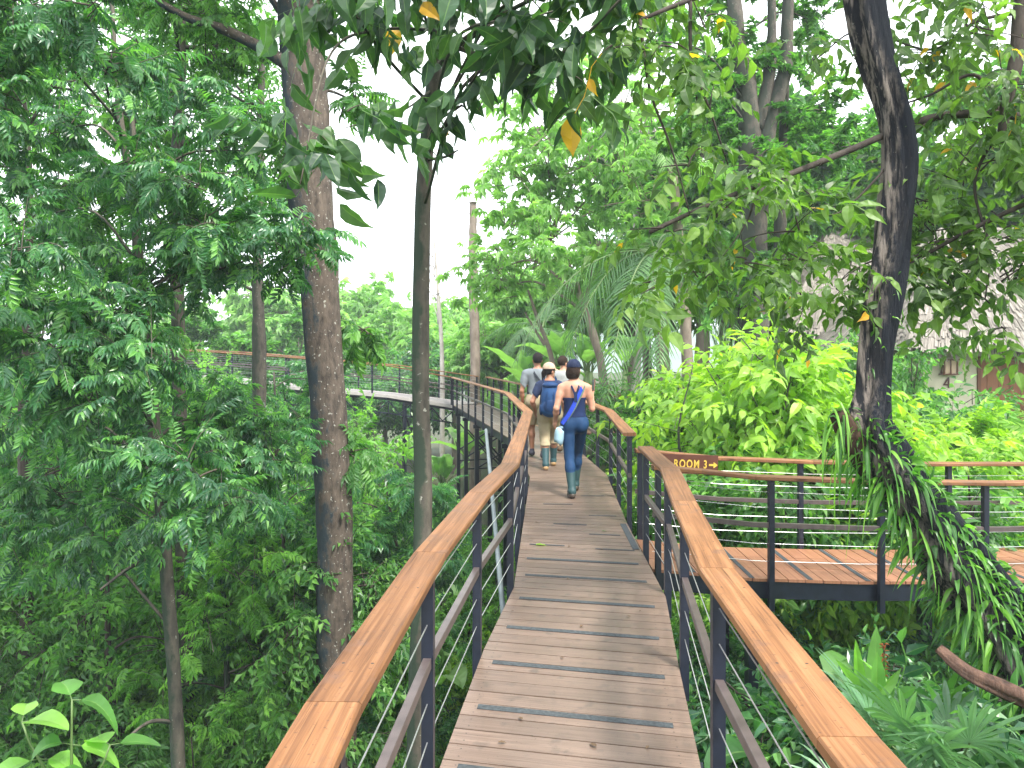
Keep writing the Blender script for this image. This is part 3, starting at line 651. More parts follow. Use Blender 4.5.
mb = MB(); tube(mb, np.array([(.02, 0, .086), (.02, 0, .112)]), [.03, .028], 14); mb.obj('bottle_lid', plain('lid', (.2, .3, .38), .4), bt)
ph = empty('phone', (.80 + .245, Dw + .36, 1.375)); ph.rotation_euler = (R(-12), R(8), R(15)); tag(ph, 'brown cased phone held up in the raised hand of the person in navy', 'phone')
mb = MB(); box(mb, (0, 0, 0), (.012, .075, .15)); mb.obj('phone_case', plain('brown case', (.12, .05, .03), .5), ph); mb = MB(); box(mb, (-.0075, 0, 0), (.002, .068, .14)); mb.obj('phone_screen', plain('screen', (.02, .02, .025), .2), ph)
# --- person with backpack
J = dict(neck=(0, .22, 1.345), pelvis=(0, .20, .88), yaw=R(-50), bw=.95,
    armL=((-.165, .21, 1.275), (-.27, .16, 1.03), (-.22, .30, .87)), handL=((.02, .2, -.2), (.0, 1, .3), (1, 0, 0), .5),
    armR=((.165, .21, 1.275), (.215, .14, 1.03), (.24, .22, .83)), handR=((0, .1, -1), (0, 1, 0), (-1, 0, 0), .4),
    legL=((-.085, .2, .84), (-.075, .19, .46), (-.07, -.02, .10), (-.075, .11, .045)),
    legR=((.085, .2, .84), (.075, .40, .46), (.07, .44, .10), (.075, .57, .035)))
t, D = person((.585, 11.75, 0), R(0), 'person walking away in a tan cap with a blue backpack, khaki trousers and tall boots', J, dict(skin=skin2), 1.0)
kh = cloth('khaki', (.32, .26, .17))
solid('trousers', D['torso'][:4] + D['legs'], kh, t, .007, .022, [(0, 0, 1, .97), (0, 0, -1, -.36)])
solid('tee_shirt', D['torso'] + [p for i, p in enumerate(D['arms']) if i % 4 < 2], cloth('dark navy tee', (.02, .03, .07)), t, .007, .014, [(0, 0, 1, 1.36), (0, 0, -1, -.93), (-1, 0, -.9, .27 - 1.03 * .9 - .12), (1, 0, -.9, .215 - 1.03 * .9 - .06)])
hair(t, D, hairm, 'tail'); capm(t, D, cloth('tan cap', (.42, .30, .22)))
bootset(t, D, J, cloth('teal rubber', (.03, .07, .08), .5), plain('tan sole', (.35, .22, .10)), None, .27)
bp = empty('backpack', (.585, 11.75, 0)); tag(bp, 'blue hiking backpack worn by the person in the tan cap', 'backpack')
bl = cloth('blue nylon', (.014, .055, .16), .6); bl2 = cloth('dark blue nylon', (.008, .032, .10), .6)
b = solid('pack_body', [ell((0, .02, 1.08), (.145, .115, .25), .02), ell((0, .01, .92), (.15, .12, .12), .05), ell((0, .05, 1.25), (.12, .09, .09), .04)], bl, bp, .007)
solid('front_pocket', [ell((0, -.07, .97), (.11, .05, .12), .02)], bl2, bp, .007); solid('lid_pocket', [ell((0, .015, 1.29), (.125, .10, .055), .02)], bl2, bp, .007)
for x in (-1, 1): solid('side_pocket', [ell((x * .14, .03, .92), (.03, .07, .09), .02)], bl2, bp, .007)
mb = MB()
for x in (-.09, .09): band(mb, [(x, .10, 1.26), (x * 1.05, .22, 1.40), (x * 1.15, .345, 1.27), (x * 1.3, .335, 1.12), (x * 1.5, .24, .98), (x * 1.3, .1, .92)], .045, .012, (0, .2, 1.2))
for x in (-.05, .05): band(mb, [(x, -.10, 1.2), (x, -.125, 1.05), (x, -.135, .95)], .015, .006, (0, .2, 1.0))
mb.obj('shoulder_strap', bl2, bp)
# --- man in grey
J = dict(neck=(0, .20, 1.50), pelvis=(0, .18, 1.0), yaw=R(8), bw=1.12,
    armL=((-.20, .2, 1.43), (-.27, .17, 1.14), (-.24, .27, .90)), handL=((.0, .15, -1), (.0, 1, 0), (1, 0, 0), .45),
    armR=((.20, .2, 1.43), (.25, .2, 1.14), (.22, .36, .95)), handR=((0, .3, -1), (0, 1, 0), (-1, 0, 0), .4),
    legL=((-.095, .18, .95), (-.09, .36, .53), (-.085, .36, .10), (-.095, .51, .035)),
    legR=((.095, .18, .95), (.085, .17, .52), (.075, -.04, .11), (.085, .10, .045)))
t, D = person((.44, 12.85, 0), R(2), 'bareheaded person in a grey tee shirt and khaki shorts, ahead of the backpacker', J, dict(skin=skin2), 1.0)
solid('shorts', D['torso'][:4] + D['legs'], kh, t, .007, .028, [(0, 0, 1, 1.08), (0, 0, -1, -.56)])
solid('tee_shirt', D['torso'] + [p for i, p in enumerate(D['arms']) if i % 4 < 2], cloth('grey tee', (.17, .19, .21)), t, .007, .018, [(0, 0, 1, 1.52), (0, 0, -1, -1.0), (-1, 0, -.9, .27 - 1.14 * .9 - .10), (1, 0, -.9, .25 - 1.14 * .9 - .10)])
hair(t, D, hairm, 'short'); shoe(t, J, cloth('dark sneaker', (.04, .04, .055)))
mb = MB(); band(mb, [(-.08, .30, 1.46), (-.09, .2, 1.53), (-.06, .08, 1.44), (.06, .045, 1.27), (.16, .07, 1.1)], .035, .008, (0, .2, 1.3)); mb.obj('strap', cloth('dark strap', (.03, .035, .045)), t)
# --- fourth walker
J = dict(neck=(0, .20, 1.44), pelvis=(0, .18, .95), yaw=R(-48), bw=1.08,
    armL=((-.19, .2, 1.37), (-.23, .17, 1.1), (-.22, .3, .88)), handL=((.0, .15, -1), (.0, 1, 0), (1, 0, 0), .45),
    armR=((.19, .2, 1.37), (.24, .2, 1.1), (.21, .36, .92)), handR=((0, .3, -1), (0, 1, 0), (-1, 0, 0), .4),
    legL=((-.095, .18, .9), (-.085, .17, .5), (-.075, -.04, .11), (-.085, .10, .045)),
    legR=((.095, .18, .9), (.09, .36, .5), (.085, .36, .10), (.095, .51, .035)))
t, D = person((.93, 13.75, 0), R(0), 'bareheaded person in a pale grey shirt, farthest along the boardwalk of the four', J, dict(skin=skin), 1.0)
solid('trousers', D['torso'][:4] + D['legs'], kh, t, .008, .022, [(0, 0, 1, 1.05), (0, 0, -1, -.12)])
solid('tee_shirt', D['torso'] + [p for i, p in enumerate(D['arms']) if i % 4 < 2], cloth('pale grey tee', (.30, .31, .31)), t, .008, .018, [(0, 0, 1, 1.46), (0, 0, -1, -.98), (-1, 0, -.9, .23 - 1.1 * .9 - .10), (1, 0, -.9, .24 - 1.1 * .9 - .10)])
hair(t, D, hairb, 'short'); shoe(t, J, cloth('brown shoe', (.12, .08, .05)))
# ------------------------------------------------------------------ foliage toolkit
def unit(v): return v / (np.linalg.norm(v, axis=-1, keepdims=True) + 1e-9)
def leaf_t(kind='mid', curl=.18, fold=.12):
    if kind == 'fine':
        ts = [.1, .24, .42, .62, .8, .92]; ws = [.26, .45, .5, .40, .22, .09]; v = [(0, 0, 0)]; g = [(0, 0, 0)]
        for a, w_ in zip(ts, ws):
            z = -curl * a * a; v += [(-w_, a, z + fold * w_ * 1.6 + .03 * math.sin(a * 17)), (0, a, z), (w_, a, z + fold * w_ * 1.6 - .03 * math.sin(a * 15))]; g += [(-1, a, 0), (0, a, 0), (1, a, 0)]
        v.append((0, 1.05, -curl * 1.3)); g.append((0, 1, 0)); l = [0, 3, 2, 0, 2, 1]; n = [3, 3]; k = len(ts)
        for i in range(k - 1): b = 1 + 3 * i; l += [b, b + 1, b + 4, b + 3, b + 1, b + 2, b + 5, b + 4]; n += [4, 4]
        b = 1 + 3 * (k - 1); l += [b, b + 1, b + 3, b + 1, b + 2, b + 3]; n += [3, 3]
        return dict(v=np.array(v), l=np.array(l), n=np.array(n), g=np.array(g, float))
    if kind == 'low':
        v = [(0, 0, 0), (-.5, .42, fold), (0, 1, -curl), (.5, .42, fold)]; g = [(0, 0, 0), (-1, .4, 0), (0, 1, 0), (1, .4, 0)]
        return dict(v=np.array(v), l=np.array([0, 3, 2, 0, 2, 1]), n=np.array([3, 3]), g=np.array(g, float))
    a, b = .28, .62
    v = [(0, 0, 0), (-.46, a, fold), (0, a, -curl * a * a), (.46, a, fold), (-.40, b, fold * .6 - curl * b * b), (0, b, -curl * b * b), (.40, b, fold * .6 - curl * b * b), (0, 1, -curl)]
    g = [(0, 0, 0), (-1, a, 0), (0, a, 0), (1, a, 0), (-1, b, 0), (0, b, 0), (1, b, 0), (0, 1, 0)]
    return dict(v=np.array(v), l=np.array([0, 3, 2, 0, 2, 1, 2, 3, 6, 5, 1, 2, 5, 4, 5, 6, 7, 4, 5, 7]), n=np.array([3, 3, 4, 4, 3, 3]), g=np.array(g, float))
def put(mb, T, pos, d, nrm, L, Wd=None, rnd=None, r=None):
    pos = np.asarray(pos, float).reshape(-1, 3); n = len(pos); d = unit(np.broadcast_to(np.asarray(d, float), (n, 3))); nrm = np.broadcast_to(np.asarray(nrm, float), (n, 3))
    z = nrm - d * (nrm * d).sum(1)[:, None]; z = unit(z); x = np.cross(d, z)
    L = np.broadcast_to(np.asarray(L, float), (n,)); Wd = L if Wd is None else np.broadcast_to(np.asarray(Wd, float), (n,))
    tv = T['v']; V = pos[:, None] + tv[None, :, 0:1] * (x * Wd[:, None])[:, None] + tv[None, :, 1:2] * (d * L[:, None])[:, None] + tv[None, :, 2:3] * (z * L[:, None])[:, None]
    k = len(tv); G = np.repeat(T['g'][None], n, 0).copy()
    if rnd is None: rnd = (r or rng).random(n)
    G[:, :, 2] += np.asarray(rnd)[:, None]
    mb.add(V.reshape(-1, 3), (T['l'][None] + (np.arange(n) * k)[:, None]).ravel(), np.tile(T['n'], n), G.reshape(-1, 3))
def as_t(mb): return dict(v=np.concatenate(mb.v), l=np.concatenate(mb.l), n=np.concatenate(mb.n), g=np.concatenate(mb.g))
def rach(mb, p, w=.012):
    p = np.asarray(p, float); n = len(p); V = np.stack([p + [-w / 2, 0, 0], p + [w / 2, 0, 0]], 1).reshape(-1, 3)
    i = np.arange(n - 1)[:, None] * 2; mb.add(V, (i + [0, 1, 3, 2]).ravel(), np.full(n - 1, 4), np.zeros((n * 2, 3)) + [.04, 0, 0])
def sprig(kind, q='mid', r=None, n=None):
    r = r or rng; mb = MB(); T = leaf_t(q, curl=r.uniform(.1, .35), fold=r.uniform(.05, .16))
    if kind == 'pinnate':
        n = n or r.integers(6, 9); dr = r.uniform(.12, .38); y = np.linspace(.14, .93, n); f = lambda t: np.stack([.05 * np.sin(3 * t) * 0, t, -dr * t * t], -1)
        rach(mb, f(np.linspace(0, 1, 5)), .014)
        for s in (-1, 1):
            t = y + r.uniform(-.02, .02, n); dd = np.stack([s * np.full(n, .85), .45 + .35 * t + r.uniform(-.12, .12, n), -.25 - dr * t + r.uniform(-.3, .1, n)], 1)
            l = (.30 + .12 * np.sin(math.pi * t)) * r.uniform(.8, 1.1, n); put(mb, T, f(t), dd, np.stack([s * -.3 + r.uniform(-.4, .4, n), r.uniform(-.3, .3, n), np.ones(n)], 1), l, l * .34, r.random(n) * .3, r)
        put(mb, T, f(np.array([.97])), (0, 1, -dr * 2), (0, 0, 1), .4, .14, [.1])
    elif kind == 'simple':
        n = n or r.integers(6, 10); y = np.linspace(.12, 1, n); dr = r.uniform(.1, .35); f = lambda t: np.stack([.06 * np.sin(7 * t), t, -dr * t * t], -1); rach(mb, f(np.linspace(0, 1, 5)), .018)
        s = np.where(np.arange(n) % 2, 1, -1) * r.uniform(.6, 1.1, n); s[-1] = 0
        dd = np.stack([s, .55 + r.uniform(-.2, .3, n), -.35 + r.uniform(-.35, .3, n)], 1); l = r.uniform(.26, .42, n); put(mb, T, f(y), dd, np.stack([r.uniform(-.6, .6, n), r.uniform(-.5, .5, n), np.ones(n)], 1), l, l * r.uniform(.42, .56, n), r.random(n) * .35, r)
    elif kind == 'droop':
        n = n or r.integers(5, 8); y = np.linspace(.15, 1, n); f = lambda t: np.stack([.05 * np.sin(6 * t), t, -.2 * t * t], -1); rach(mb, f(np.linspace(0, 1, 5)), .016)
        s = np.where(np.arange(n) % 2, 1, -1) * r.uniform(.2, .7, n); dd = np.stack([s, .25 + r.uniform(-.2, .3, n), -.95 + r.uniform(-.1, .3, n)], 1); l = r.uniform(.36, .62, n)
        a = r.uniform(0, 6.28, n); put(mb, T, f(y), dd, np.stack([np.cos(a), np.sin(a), np.full(n, .25)], 1), l, l * r.uniform(.42, .56, n), r.random(n) * .35, r)
    elif kind == 'palmate':
        n = n or 8; rach(mb, [(0, 0, 0), (0, .3, 0), (0, .5, .02)], .016); a = np.linspace(-2.6, 2.6, n) + r.uniform(-.1, .1, n)
        dd = np.stack([np.sin(a), np.cos(a), r.uniform(-.5, -.12, n)], 1); l = .5 * (.75 + .25 * np.cos(a)) * r.uniform(.85, 1.1, n); put(mb, T, np.tile([0, .5, .02], (n, 1)), dd, (0, 0, 1), l, l * .36, r.random(n) * .15, r)
    elif kind == 'tuft':
        n = n or 12; a = r.uniform(0, 6.28, n); e = r.uniform(-.3, .9, n); dd = np.stack([np.cos(a), np.sin(a), e], 1); put(mb, T, r.uniform(-.12, .12, (n, 3)), dd, (0, 0, 1), r.uniform(.3, .5, n), .2, r.random(n) * .4, r)
    return as_t(mb)
SPR = {}
def sprigs(kind, q):
    if (kind, q) not in SPR: SPR[(kind, q)] = [sprig(kind, q, np.random.default_rng(100 + i)) for i in range(7)]
    return SPR[(kind, q)]
def scatter(mb, kind, q, pos, d, nrm, L, r):
    S = sprigs(kind, q); k = r.integers(0, len(S), len(pos)); L = np.broadcast_to(L, (len(pos),)); rd = r.random(len(pos))
    for i, T in enumerate(S):
        m = k == i
        if m.any(): put(mb, T, pos[m], d[m], nrm[m], L[m], None, rd[m])
def clump(mb, tw, c, rad, ntw, per, kind, q, L, r, droop=.35, frm=None, tr=.008, up=.25):
    """a spray of twigs that fan out from the clump's heart, each set with leafy shoots"""
    c = np.asarray(c, float); rad = np.broadcast_to(np.asarray(rad, float), (3,)); P = []; Dd = []
    for i in range(ntw):
        v = unit(r.normal(size=3)); v[2] = abs(v[2]) * (1 if r.random() < .62 else -.75); e = c + v * rad * r.uniform(.55, 1.08); s = c + r.normal(size=3) * rad * .12
        m = (s + e) / 2 + [0, 0, up * rad[2] * r.uniform(0, 1)]; t = np.linspace(0, 1, 6)[:, None]; pts = s * (1 - t) ** 2 + 2 * m * t * (1 - t) + e * t * t
        if tw is not None: tube(tw, pts, np.linspace(tr, tr * .3, 6), 4, cap=False, rnd=r.random())
        u = r.uniform(.25, 1, per); u[0] = 1.0; p = s * (1 - u[:, None]) ** 2 + 2 * m * (u * (1 - u))[:, None] + e * (u * u)[:, None]
        td = unit(2 * (1 - u)[:, None] * (m - s) + 2 * u[:, None] * (e - m)); sd = unit(np.cross(td, [0, 0, 1.0]) + 1e-6) * np.where(r.random(per) < .5, 1, -1)[:, None]
        dd = td * r.uniform(.3, 1, per)[:, None] + sd * r.uniform(.3, 1.2, per)[:, None] + r.normal(size=(per, 3)) * .25 + [0, 0, -droop]
        dd[0] = td[0] + [0, 0, -droop * .5]; P.append(p); Dd.append(dd)
    P = np.vstack(P); Dd = np.vstack(Dd); nn = r.normal(size=(len(P), 3)) * .4 + [0, 0, 1]
    scatter(mb, kind, q, P, Dd, nn, L * r.uniform(.7, 1.2, len(P)), r)
NB = []
def nb(): NB.append(MB()); return NB[-1]
def tree(name, label, cat, base, trunk, rads, clumps, kind, q, L, lm, bm, group=None, seed=1, droop=.35, limbs=(), bump=.12, sides=12, flute=0.0, tr=.01, limb_r=.03, extra=None, sep=True, mid='crown', n=46):
    """trunk: world points; clumps: (centre, radius, twigs, shoots per twig)"""
    r = np.random.default_rng(seed); t = empty(name, tuple(base)); tag(t, label, cat, group); o = np.array(base, float); tk = MB(); cr = MB(); br = MB()
    P = smooth_path(np.array(trunk, float) - o, n); rr = np.interp(np.linspace(0, 1, n), np.linspace(0, 1, len(rads)), rads)
    tube(tk, P, rr, sides, bump, seed=seed, flute=flute); tk.obj('trunk', bm, t, True)
    for lp, lr in limbs: lb = MB(); Q = smooth_path(np.array(lp, float) - o, 24); tube(lb, Q, np.linspace(lr, lr * .35, 24), 9, bump * .6, seed=seed); lb.obj('limb', bm, t, True)
    for c in clumps:
        own = sep or (len(c) > 4 and not c[4]); tw_ = MB() if own else br
        cc = np.array(c[0], float) - o; rad = c[1]; ntw = c[2]; per = c[3]; 
        if len(c) < 5 or c[4]:
            dz = P[:, 2] - (cc[2] - .35 * np.linalg.norm(P[:, :2] - cc[:2], axis=1)); i = int(np.argmin(np.abs(dz) + .15 * np.linalg.norm(P - cc, axis=1))); a = P[i]
            m = (a + cc) / 2 + [0, 0, .12 * np.linalg.norm(cc - a)] + r.normal(size=3) * .06 * np.linalg.norm(cc - a)
            tube(tw_, smooth_path([a, m, cc], 12), np.linspace(min(rr[i] * .6, limb_r), tr * 1.2, 12), 6, .06, seed=seed)
        clump(cr, tw_, cc, rad, ntw, per, kind, q, L if len(c) < 6 else c[5], r, droop, tr=tr)
        if own: tw_.obj('branch', bm, t, True)
    NB.clear()
    if extra: extra(cr, br, o, r)
    for b_ in NB: b_.obj('branch', bm, t, True)
    if br.c: br.obj('branch', bm, t, True)
    if cr.c: cr.obj(mid, lm, t)
    return t
def blades(mb, P, D, S, L, Wd, droop, rows=7, fold=.25, prof=None, rnd=None, z=(0, 0, 1), wav=0.0, r=None):
    """many long bending blades at once"""
    P = np.asarray(P, float).reshape(-1, 3); n = len(P); D = unit(np.broadcast_to(np.asarray(D, float), (n, 3))); S = np.broadcast_to(np.asarray(S, float), (n, 3)); S = unit(S - D * (S * D).sum(1)[:, None])
    L = np.broadcast_to(np.asarray(L, float), (n,)); Wd = np.broadcast_to(np.asarray(Wd, float), (n,)); droop = np.broadcast_to(np.asarray(droop, float), (n,)); t = np.linspace(0, 1, rows)
    pr = np.array([prof(x) for x in t]) if prof else np.sin(math.pi * np.clip(t * .93 + .07, 0, 1)) ** .7
    pos = P[:, None] + D[:, None] * (L[:, None] * t)[..., None]; pos[..., 2] -= droop[:, None] * L[:, None] * t ** 2
    sh = unit(np.array(D) * [1, 1, 0] + 1e-6); pos -= sh[:, None] * (np.abs(droop)[:, None] * .28 * L[:, None] * t ** 2)[..., None]
    tt = unit(np.gradient(pos, axis=1)); nn = np.cross(S[:, None], tt); nn *= np.where(nn[..., 2:3].mean() < 0, -1, 1)
    hw = Wd[:, None, None] / 2 * pr[None, :, None]; wv = 0
    if wav: wv = nn * (np.sin(t * 19 + (r or rng).uniform(0, 6, (n, 1))) * wav)[..., None] * hw
    Lf = pos - S[:, None] * hw + nn * hw * fold + wv; Rt = pos + S[:, None] * hw + nn * hw * fold - wv
    V = np.stack([Lf, pos, Rt], 2); rd = (r or rng).random(n) if rnd is None else np.broadcast_to(rnd, (n,))
    G = np.zeros((n, rows, 3, 3)); G[..., 0, 0] = -1; G[..., 2, 0] = 1; G[..., 1] = t[None, :, None]; G[..., 2] = rd[:, None, None]
    b = (np.arange(n) * rows * 3)[:, None, None]; i = (np.arange(rows - 1) * 3)[None, :, None]
    f = np.concatenate([b + i + [0, 1, 4, 3], b + i + [1, 2, 5, 4]], -1); mb.add(V.reshape(-1, 3), f.ravel(), np.full(n * (rows - 1) * 2, 4), G.reshape(-1, 3)); return pos
def frond(mb, st, base, d, L, r, leaf=.55, droop=.6, n=44, w=.035, hang=.55):
    """feather palm frond"""
    base = np.array(base, float); d = unit(np.array(d, float)); t = np.linspace(0, 1, 14); p = base + d * (L * t)[:, None]; p[:, 2] -= droop * L * t ** 2; p -= (d * [1, 1, 0]) * (droop * .25 * L * t ** 2)[:, None]
    tube(st, p, np.linspace(.022, .005, 14) * L / 3, 5, cap=False)
    tq = np.linspace(.14, 1, n); q = np.stack([np.interp(tq, t, p[:, k]) for k in range(3)], 1); tg = unit(np.gradient(q, axis=0)); sd = unit(np.cross(tg, [0, 0, 1.0]))
    for s in (-1, 1):
        dd = sd * s * .8 + tg * (.45 + .5 * tq[:, None]) + [0, 0, .15] + r.normal(size=(n, 3)) * .07
        ll = leaf * np.sin(math.pi * (tq * .8 + .16)) ** .6 * r.uniform(.85, 1.1, n)
        blades(mb, q, dd, tg, ll, w, r.uniform(.6, 1.3, n) * hang, rows=5, fold=.3, prof=lambda x: (1 - x) ** .6 * min(1, x * 6 + .35), rnd=r.random() * .5 + r.random(n) * .2)
def palm(name, label, base, top, n, L, lm, bm, seed, tr=.13, group=None, el=(-.3, 1.2), leaf=.6, az=None, droop=(.35, .8), w=.04):
    r = np.random.default_rng(seed); t = empty(name, tuple(base)); tag(t, label, 'palm', group); o = np.array(base, float); top = np.array(top, float) - o
    mb = MB(); P = smooth_path([np.zeros(3), top * [.3, .3, .5], top], 20); tube(mb, P, np.linspace(tr * 1.3, tr, 20), 10, .06); mb.obj('trunk', bm, t, True)
    for i in range(n):
        a = (az[i] if az is not None else 2.4 * i + r.uniform(-.3, .3)); e = el[0] + (el[1] - el[0]) * ((i * .618) % 1); mb = MB(); st = MB()
        frond(mb, st, top + [0, 0, .05], (math.cos(a) * math.cos(e), math.sin(a) * math.cos(e), math.sin(e)), L * r.uniform(.8, 1.1), r, leaf, r.uniform(*droop), w=w)
        f = mb.obj('frond', lm, t); st.obj('frond_stalk', M['stalk'], f, True)
    return t
def rosette(mb, st, n, L, Wd, r, el=(.5, 1.25), droop=(.5, 1.0), pet=.35, wav=.0, rows=9, prof=None, base_r=.05, a0=0, full=6.283, fold=.3):
    for i in range(n):
        a = a0 + full * i / n + r.uniform(-.35, .35); e = r.uniform(*el); d = np.array([math.cos(a) * math.cos(e), math.sin(a) * math.cos(e), math.sin(e)]); l = L * r.uniform(.65, 1.1)
        b = np.array([math.cos(a), math.sin(a), 0]) * base_r; p1 = b + d * l * pet; m = b + d * l * pet * .5 + [0, 0, l * .02]; tube(st, np.array([b, m, p1]), [.011 * L + .004, .009 * L + .003, .006 * L + .002], 5, cap=False)
        blades(mb, p1, d * [1, 1, .8], np.array([-math.sin(a), math.cos(a), r.uniform(-.4, .4)]), l, Wd * l / L * r.uniform(.85, 1.15), r.uniform(*droop), rows=rows, fold=fold, prof=prof, wav=wav, r=r)
OVAL = lambda x: (max(0, math.sin(math.pi * min(1, x ** .75 + .02)))) ** .75
PT = lambda x: min(1, x * 4.5) ** .65 * (1 - x) ** .62 * 1.25
LONG = lambda x: max(0.02, min(1, x * 7) ** .6 * (1 - x ** 3) ** .8)
def fan(mb, st, base, d, Lp, Rr, r, n=22, spread=2.3, up=(0, 0, 1)):
    base = np.array(base, float); d = unit(np.array(d, float)); c = base + d * Lp; s = unit(np.cross(d, up)); nrm = np.cross(s, d)
    tube(st, np.array([base, base + d * Lp * .5 + [0, 0, .03], c]), [.012, .009, .006], 5, cap=False); a = np.linspace(-spread, spread, n)
    dd = d * np.cos(a)[:, None] + s * np.sin(a)[:, None] + nrm * .12; l = Rr * (.75 + .25 * np.cos(a * .6)) * r.uniform(.93, 1.05, n)
    blades(mb, np.tile(c, (n, 1)), dd, -d * np.sin(a)[:, None] + s * np.cos(a)[:, None], l, Rr * .075, r.uniform(.15, .65, n), rows=7, fold=.45, prof=lambda x: min(1, .12 + x * 2.1) * (1 - max(0, x - .5) * 1.95), rnd=r.random() * .3 + r.random(n) * .12)

# foliage colours are the leaves' own
DG = [(0, (.022, .088, .046)), (.45, (.048, .165, .064)), (.8, (.09, .25, .07)), (1, (.19, .42, .09))]
MG = [(0, (.034, .115, .032)), (.5, (.08, .22, .05)), (1, (.18, .38, .07))]
FG = [(0, (.06, .17, .035)), (.5, (.12, .29, .055)), (1, (.24, .46, .075))]
LG = [(0, (.13, .28, .03)), (.5, (.23, .42, .045)), (1, (.38, .58, .07))]
PG = [(0, (.13, .25, .08)), (.5, (.22, .38, .13)), (1, (.34, .50, .19))]
M['leaf_dark'] = leaf_mat('dark glossy leaves', DG, .32, .3, spec=.6)
M['leaf_mid'] = leaf_mat('mid green leaves', MG, .42, .34)
M['leaf_fresh'] = leaf_mat('fresh green leaves', FG, .4, .38)
M['leaf_lime'] = leaf_mat('lime leaves', LG, .42, .4, tcol=(1.6, 1.7, .6))
M['leaf_pale'] = leaf_mat('soft green leaves', PG, .5, .4)
M['leaf_over'] = leaf_mat('overhanging leaves', [(0, (.018, .055, .028)), (.5, (.036, .095, .038)), (1, (.08, .165, .05))], .4, .36, yellow=.008, nscale=14)
M['leaf_right'] = leaf_mat('broad yellow flecked leaves', [(0, (.04, .085, .022)), (.5, (.085, .165, .034)), (1, (.18, .30, .05))], .4, .42, yellow=.014, nscale=14)
M['leaf_palm'] = leaf_mat('palm leaves', [(0, (.05, .13, .045)), (.5, (.09, .20, .06)), (1, (.14, .27, .08))], .4, .3)
M['leaf_blue'] = leaf_mat('grey green fan leaves', [(0, (.10, .22, .11)), (.6, (.17, .31, .16)), (1, (.26, .40, .22))], .34, .25)
M['leaf_fern'] = leaf_mat('strap leaves', [(0, (.03, .11, .022)), (.5, (.075, .22, .035)), (1, (.20, .42, .05))], .36, .35)
M['stalk'] = plain('green stalk', (.10, .16, .05), .6)
M['bark_big'] = bark_mat('lichen spotted bark', (.042, .034, .029), (.135, .105, .082), (.33, .32, .28), .65, .4, 15, bump=.8, moss=(.022, .034, .042), flank_turn=1.55)
M['bark_slim'] = bark_mat('slim mossy bark', (.055, .05, .042), (.15, .128, .098), (.32, .31, .26), .69, .35, 12, moss=(.03, .045, .03), flank_turn=2.0)
M['bark_slim2'] = bark_mat('grey slim bark', (.05, .044, .038), (.13, .112, .09), (.28, .27, .23), .68, .4, 14, moss=(.035, .042, .032), flank_turn=2.0)
M['bark_gnarl'] = bark_mat('fissured bark', (.012, .013, .017), (.22, .185, .16), (.25, .24, .21), .70, .12, 21, bump=1.0, dist=.08, moss=(.010, .013, .020), flank_turn=-2.1, lo_=.46, hi_=.56)
M['bark_far'] = bark_mat('distant bark', (.14, .11, .085), (.27, .22, .18), None, .6, .4, 5)
M['bark_dark'] = bark_mat('dark twig bark', (.03, .024, .02), (.075, .06, .05), None, .6, .4, 12)
M['bark_pale'] = bark_mat('pale bare bark', (.30, .27, .24), (.5, .46, .42), None, .6, .4, 6)
GZ = lambda x, y: float(ground_z(x, y))
def foot(px, D): x = (px - 512) / F * D; return np.array([x, D, GZ(x, D) - .1])
def K(px, py, D, r_, n, per, *a): return (W(px, py, D), r_, n, per, *a)

# ------------------------------------------------------------------ ground and far hills
mb = MB(); n = 150; e = lambda u: np.sign(u) * (np.abs(u) ** 3.2) * 900 + u * 22
u = np.linspace(-1, 1, n); X, Y = np.meshgrid(e(u), e(u) + 14, indexing='ij'); Z = ground_z(X, Y); dist = np.hypot(X, Y)
Z = np.where(dist > 90, Z - np.clip((dist - 90) / 300, 0, 1) * 12, Z)
V = np.stack([X, Y, Z], -1).reshape(-1, 3); i = (np.arange(n - 1)[:, None] * n + np.arange(n - 1)[None]).ravel(); f = np.stack([i, i + n, i + n + 1, i + 1], 1)
mb.add(V, f.ravel(), np.full(len(f), 4))
gm, nt, out = newmat('forest floor'); tc = nt.nodes.new('ShaderNodeTexCoord'); n1 = N(nt, 'ShaderNodeTexNoise', Scale=1.3, Detail=9.0, Roughness=.7); nt.links.new(tc.outputs['Object'], n1.inputs['Vector'])
cr = ramp(nt, n1.outputs[0], [(.3, (.03, .022, .014)), (.5, (.05, .06, .02)), (.65, (.035, .085, .02)), (.8, (.10, .075, .045))]); p = nt.nodes.new('ShaderNodeBsdfPrincipled'); nt.links.new(cr.outputs[0], p.inputs['Base Color']); p.inputs['Roughness'].default_value = .9
b = N(nt, 'ShaderNodeBump', Strength=.8, Distance=.08); nt.links.new(n1.outputs[0], b.inputs['Height']); nt.links.new(b.outputs[0], p.inputs['Normal']); nt.links.new(p.outputs[0], out.inputs[0])
tag(mb.obj('ground', gm, None, True), kind='structure')
mb = MB(); a = np.linspace(R(20), R(160), 120); rows = 10; V = []
for k in range(rows):
    rr = 420 + k * 45; hh = (math.sin(math.pi * k / (rows - 1)) ** 1.2) * (26 + 13 * np.sin(a * 5.3) + 8 * np.sin(a * 13 + k)) ; V.append(np.stack([np.cos(a) * rr, np.sin(a) * rr, -20 + hh], 1))
V = np.array(V).reshape(-1, 3); i = (np.arange(rows - 1)[:, None] * 120 + np.arange(119)[None]).ravel(); f = np.stack([i, i + 1, i + 121, i + 120], 1); mb.add(V, f.ravel(), np.full(len(f), 4)); tag(mb.obj('hills', plain('wooded hills', (.05, .10, .045), .9, scale=.05, var=.4), None, True), kind='structure')
# ------------------------------------------------------------------ the trees one can tell apart
wx = W
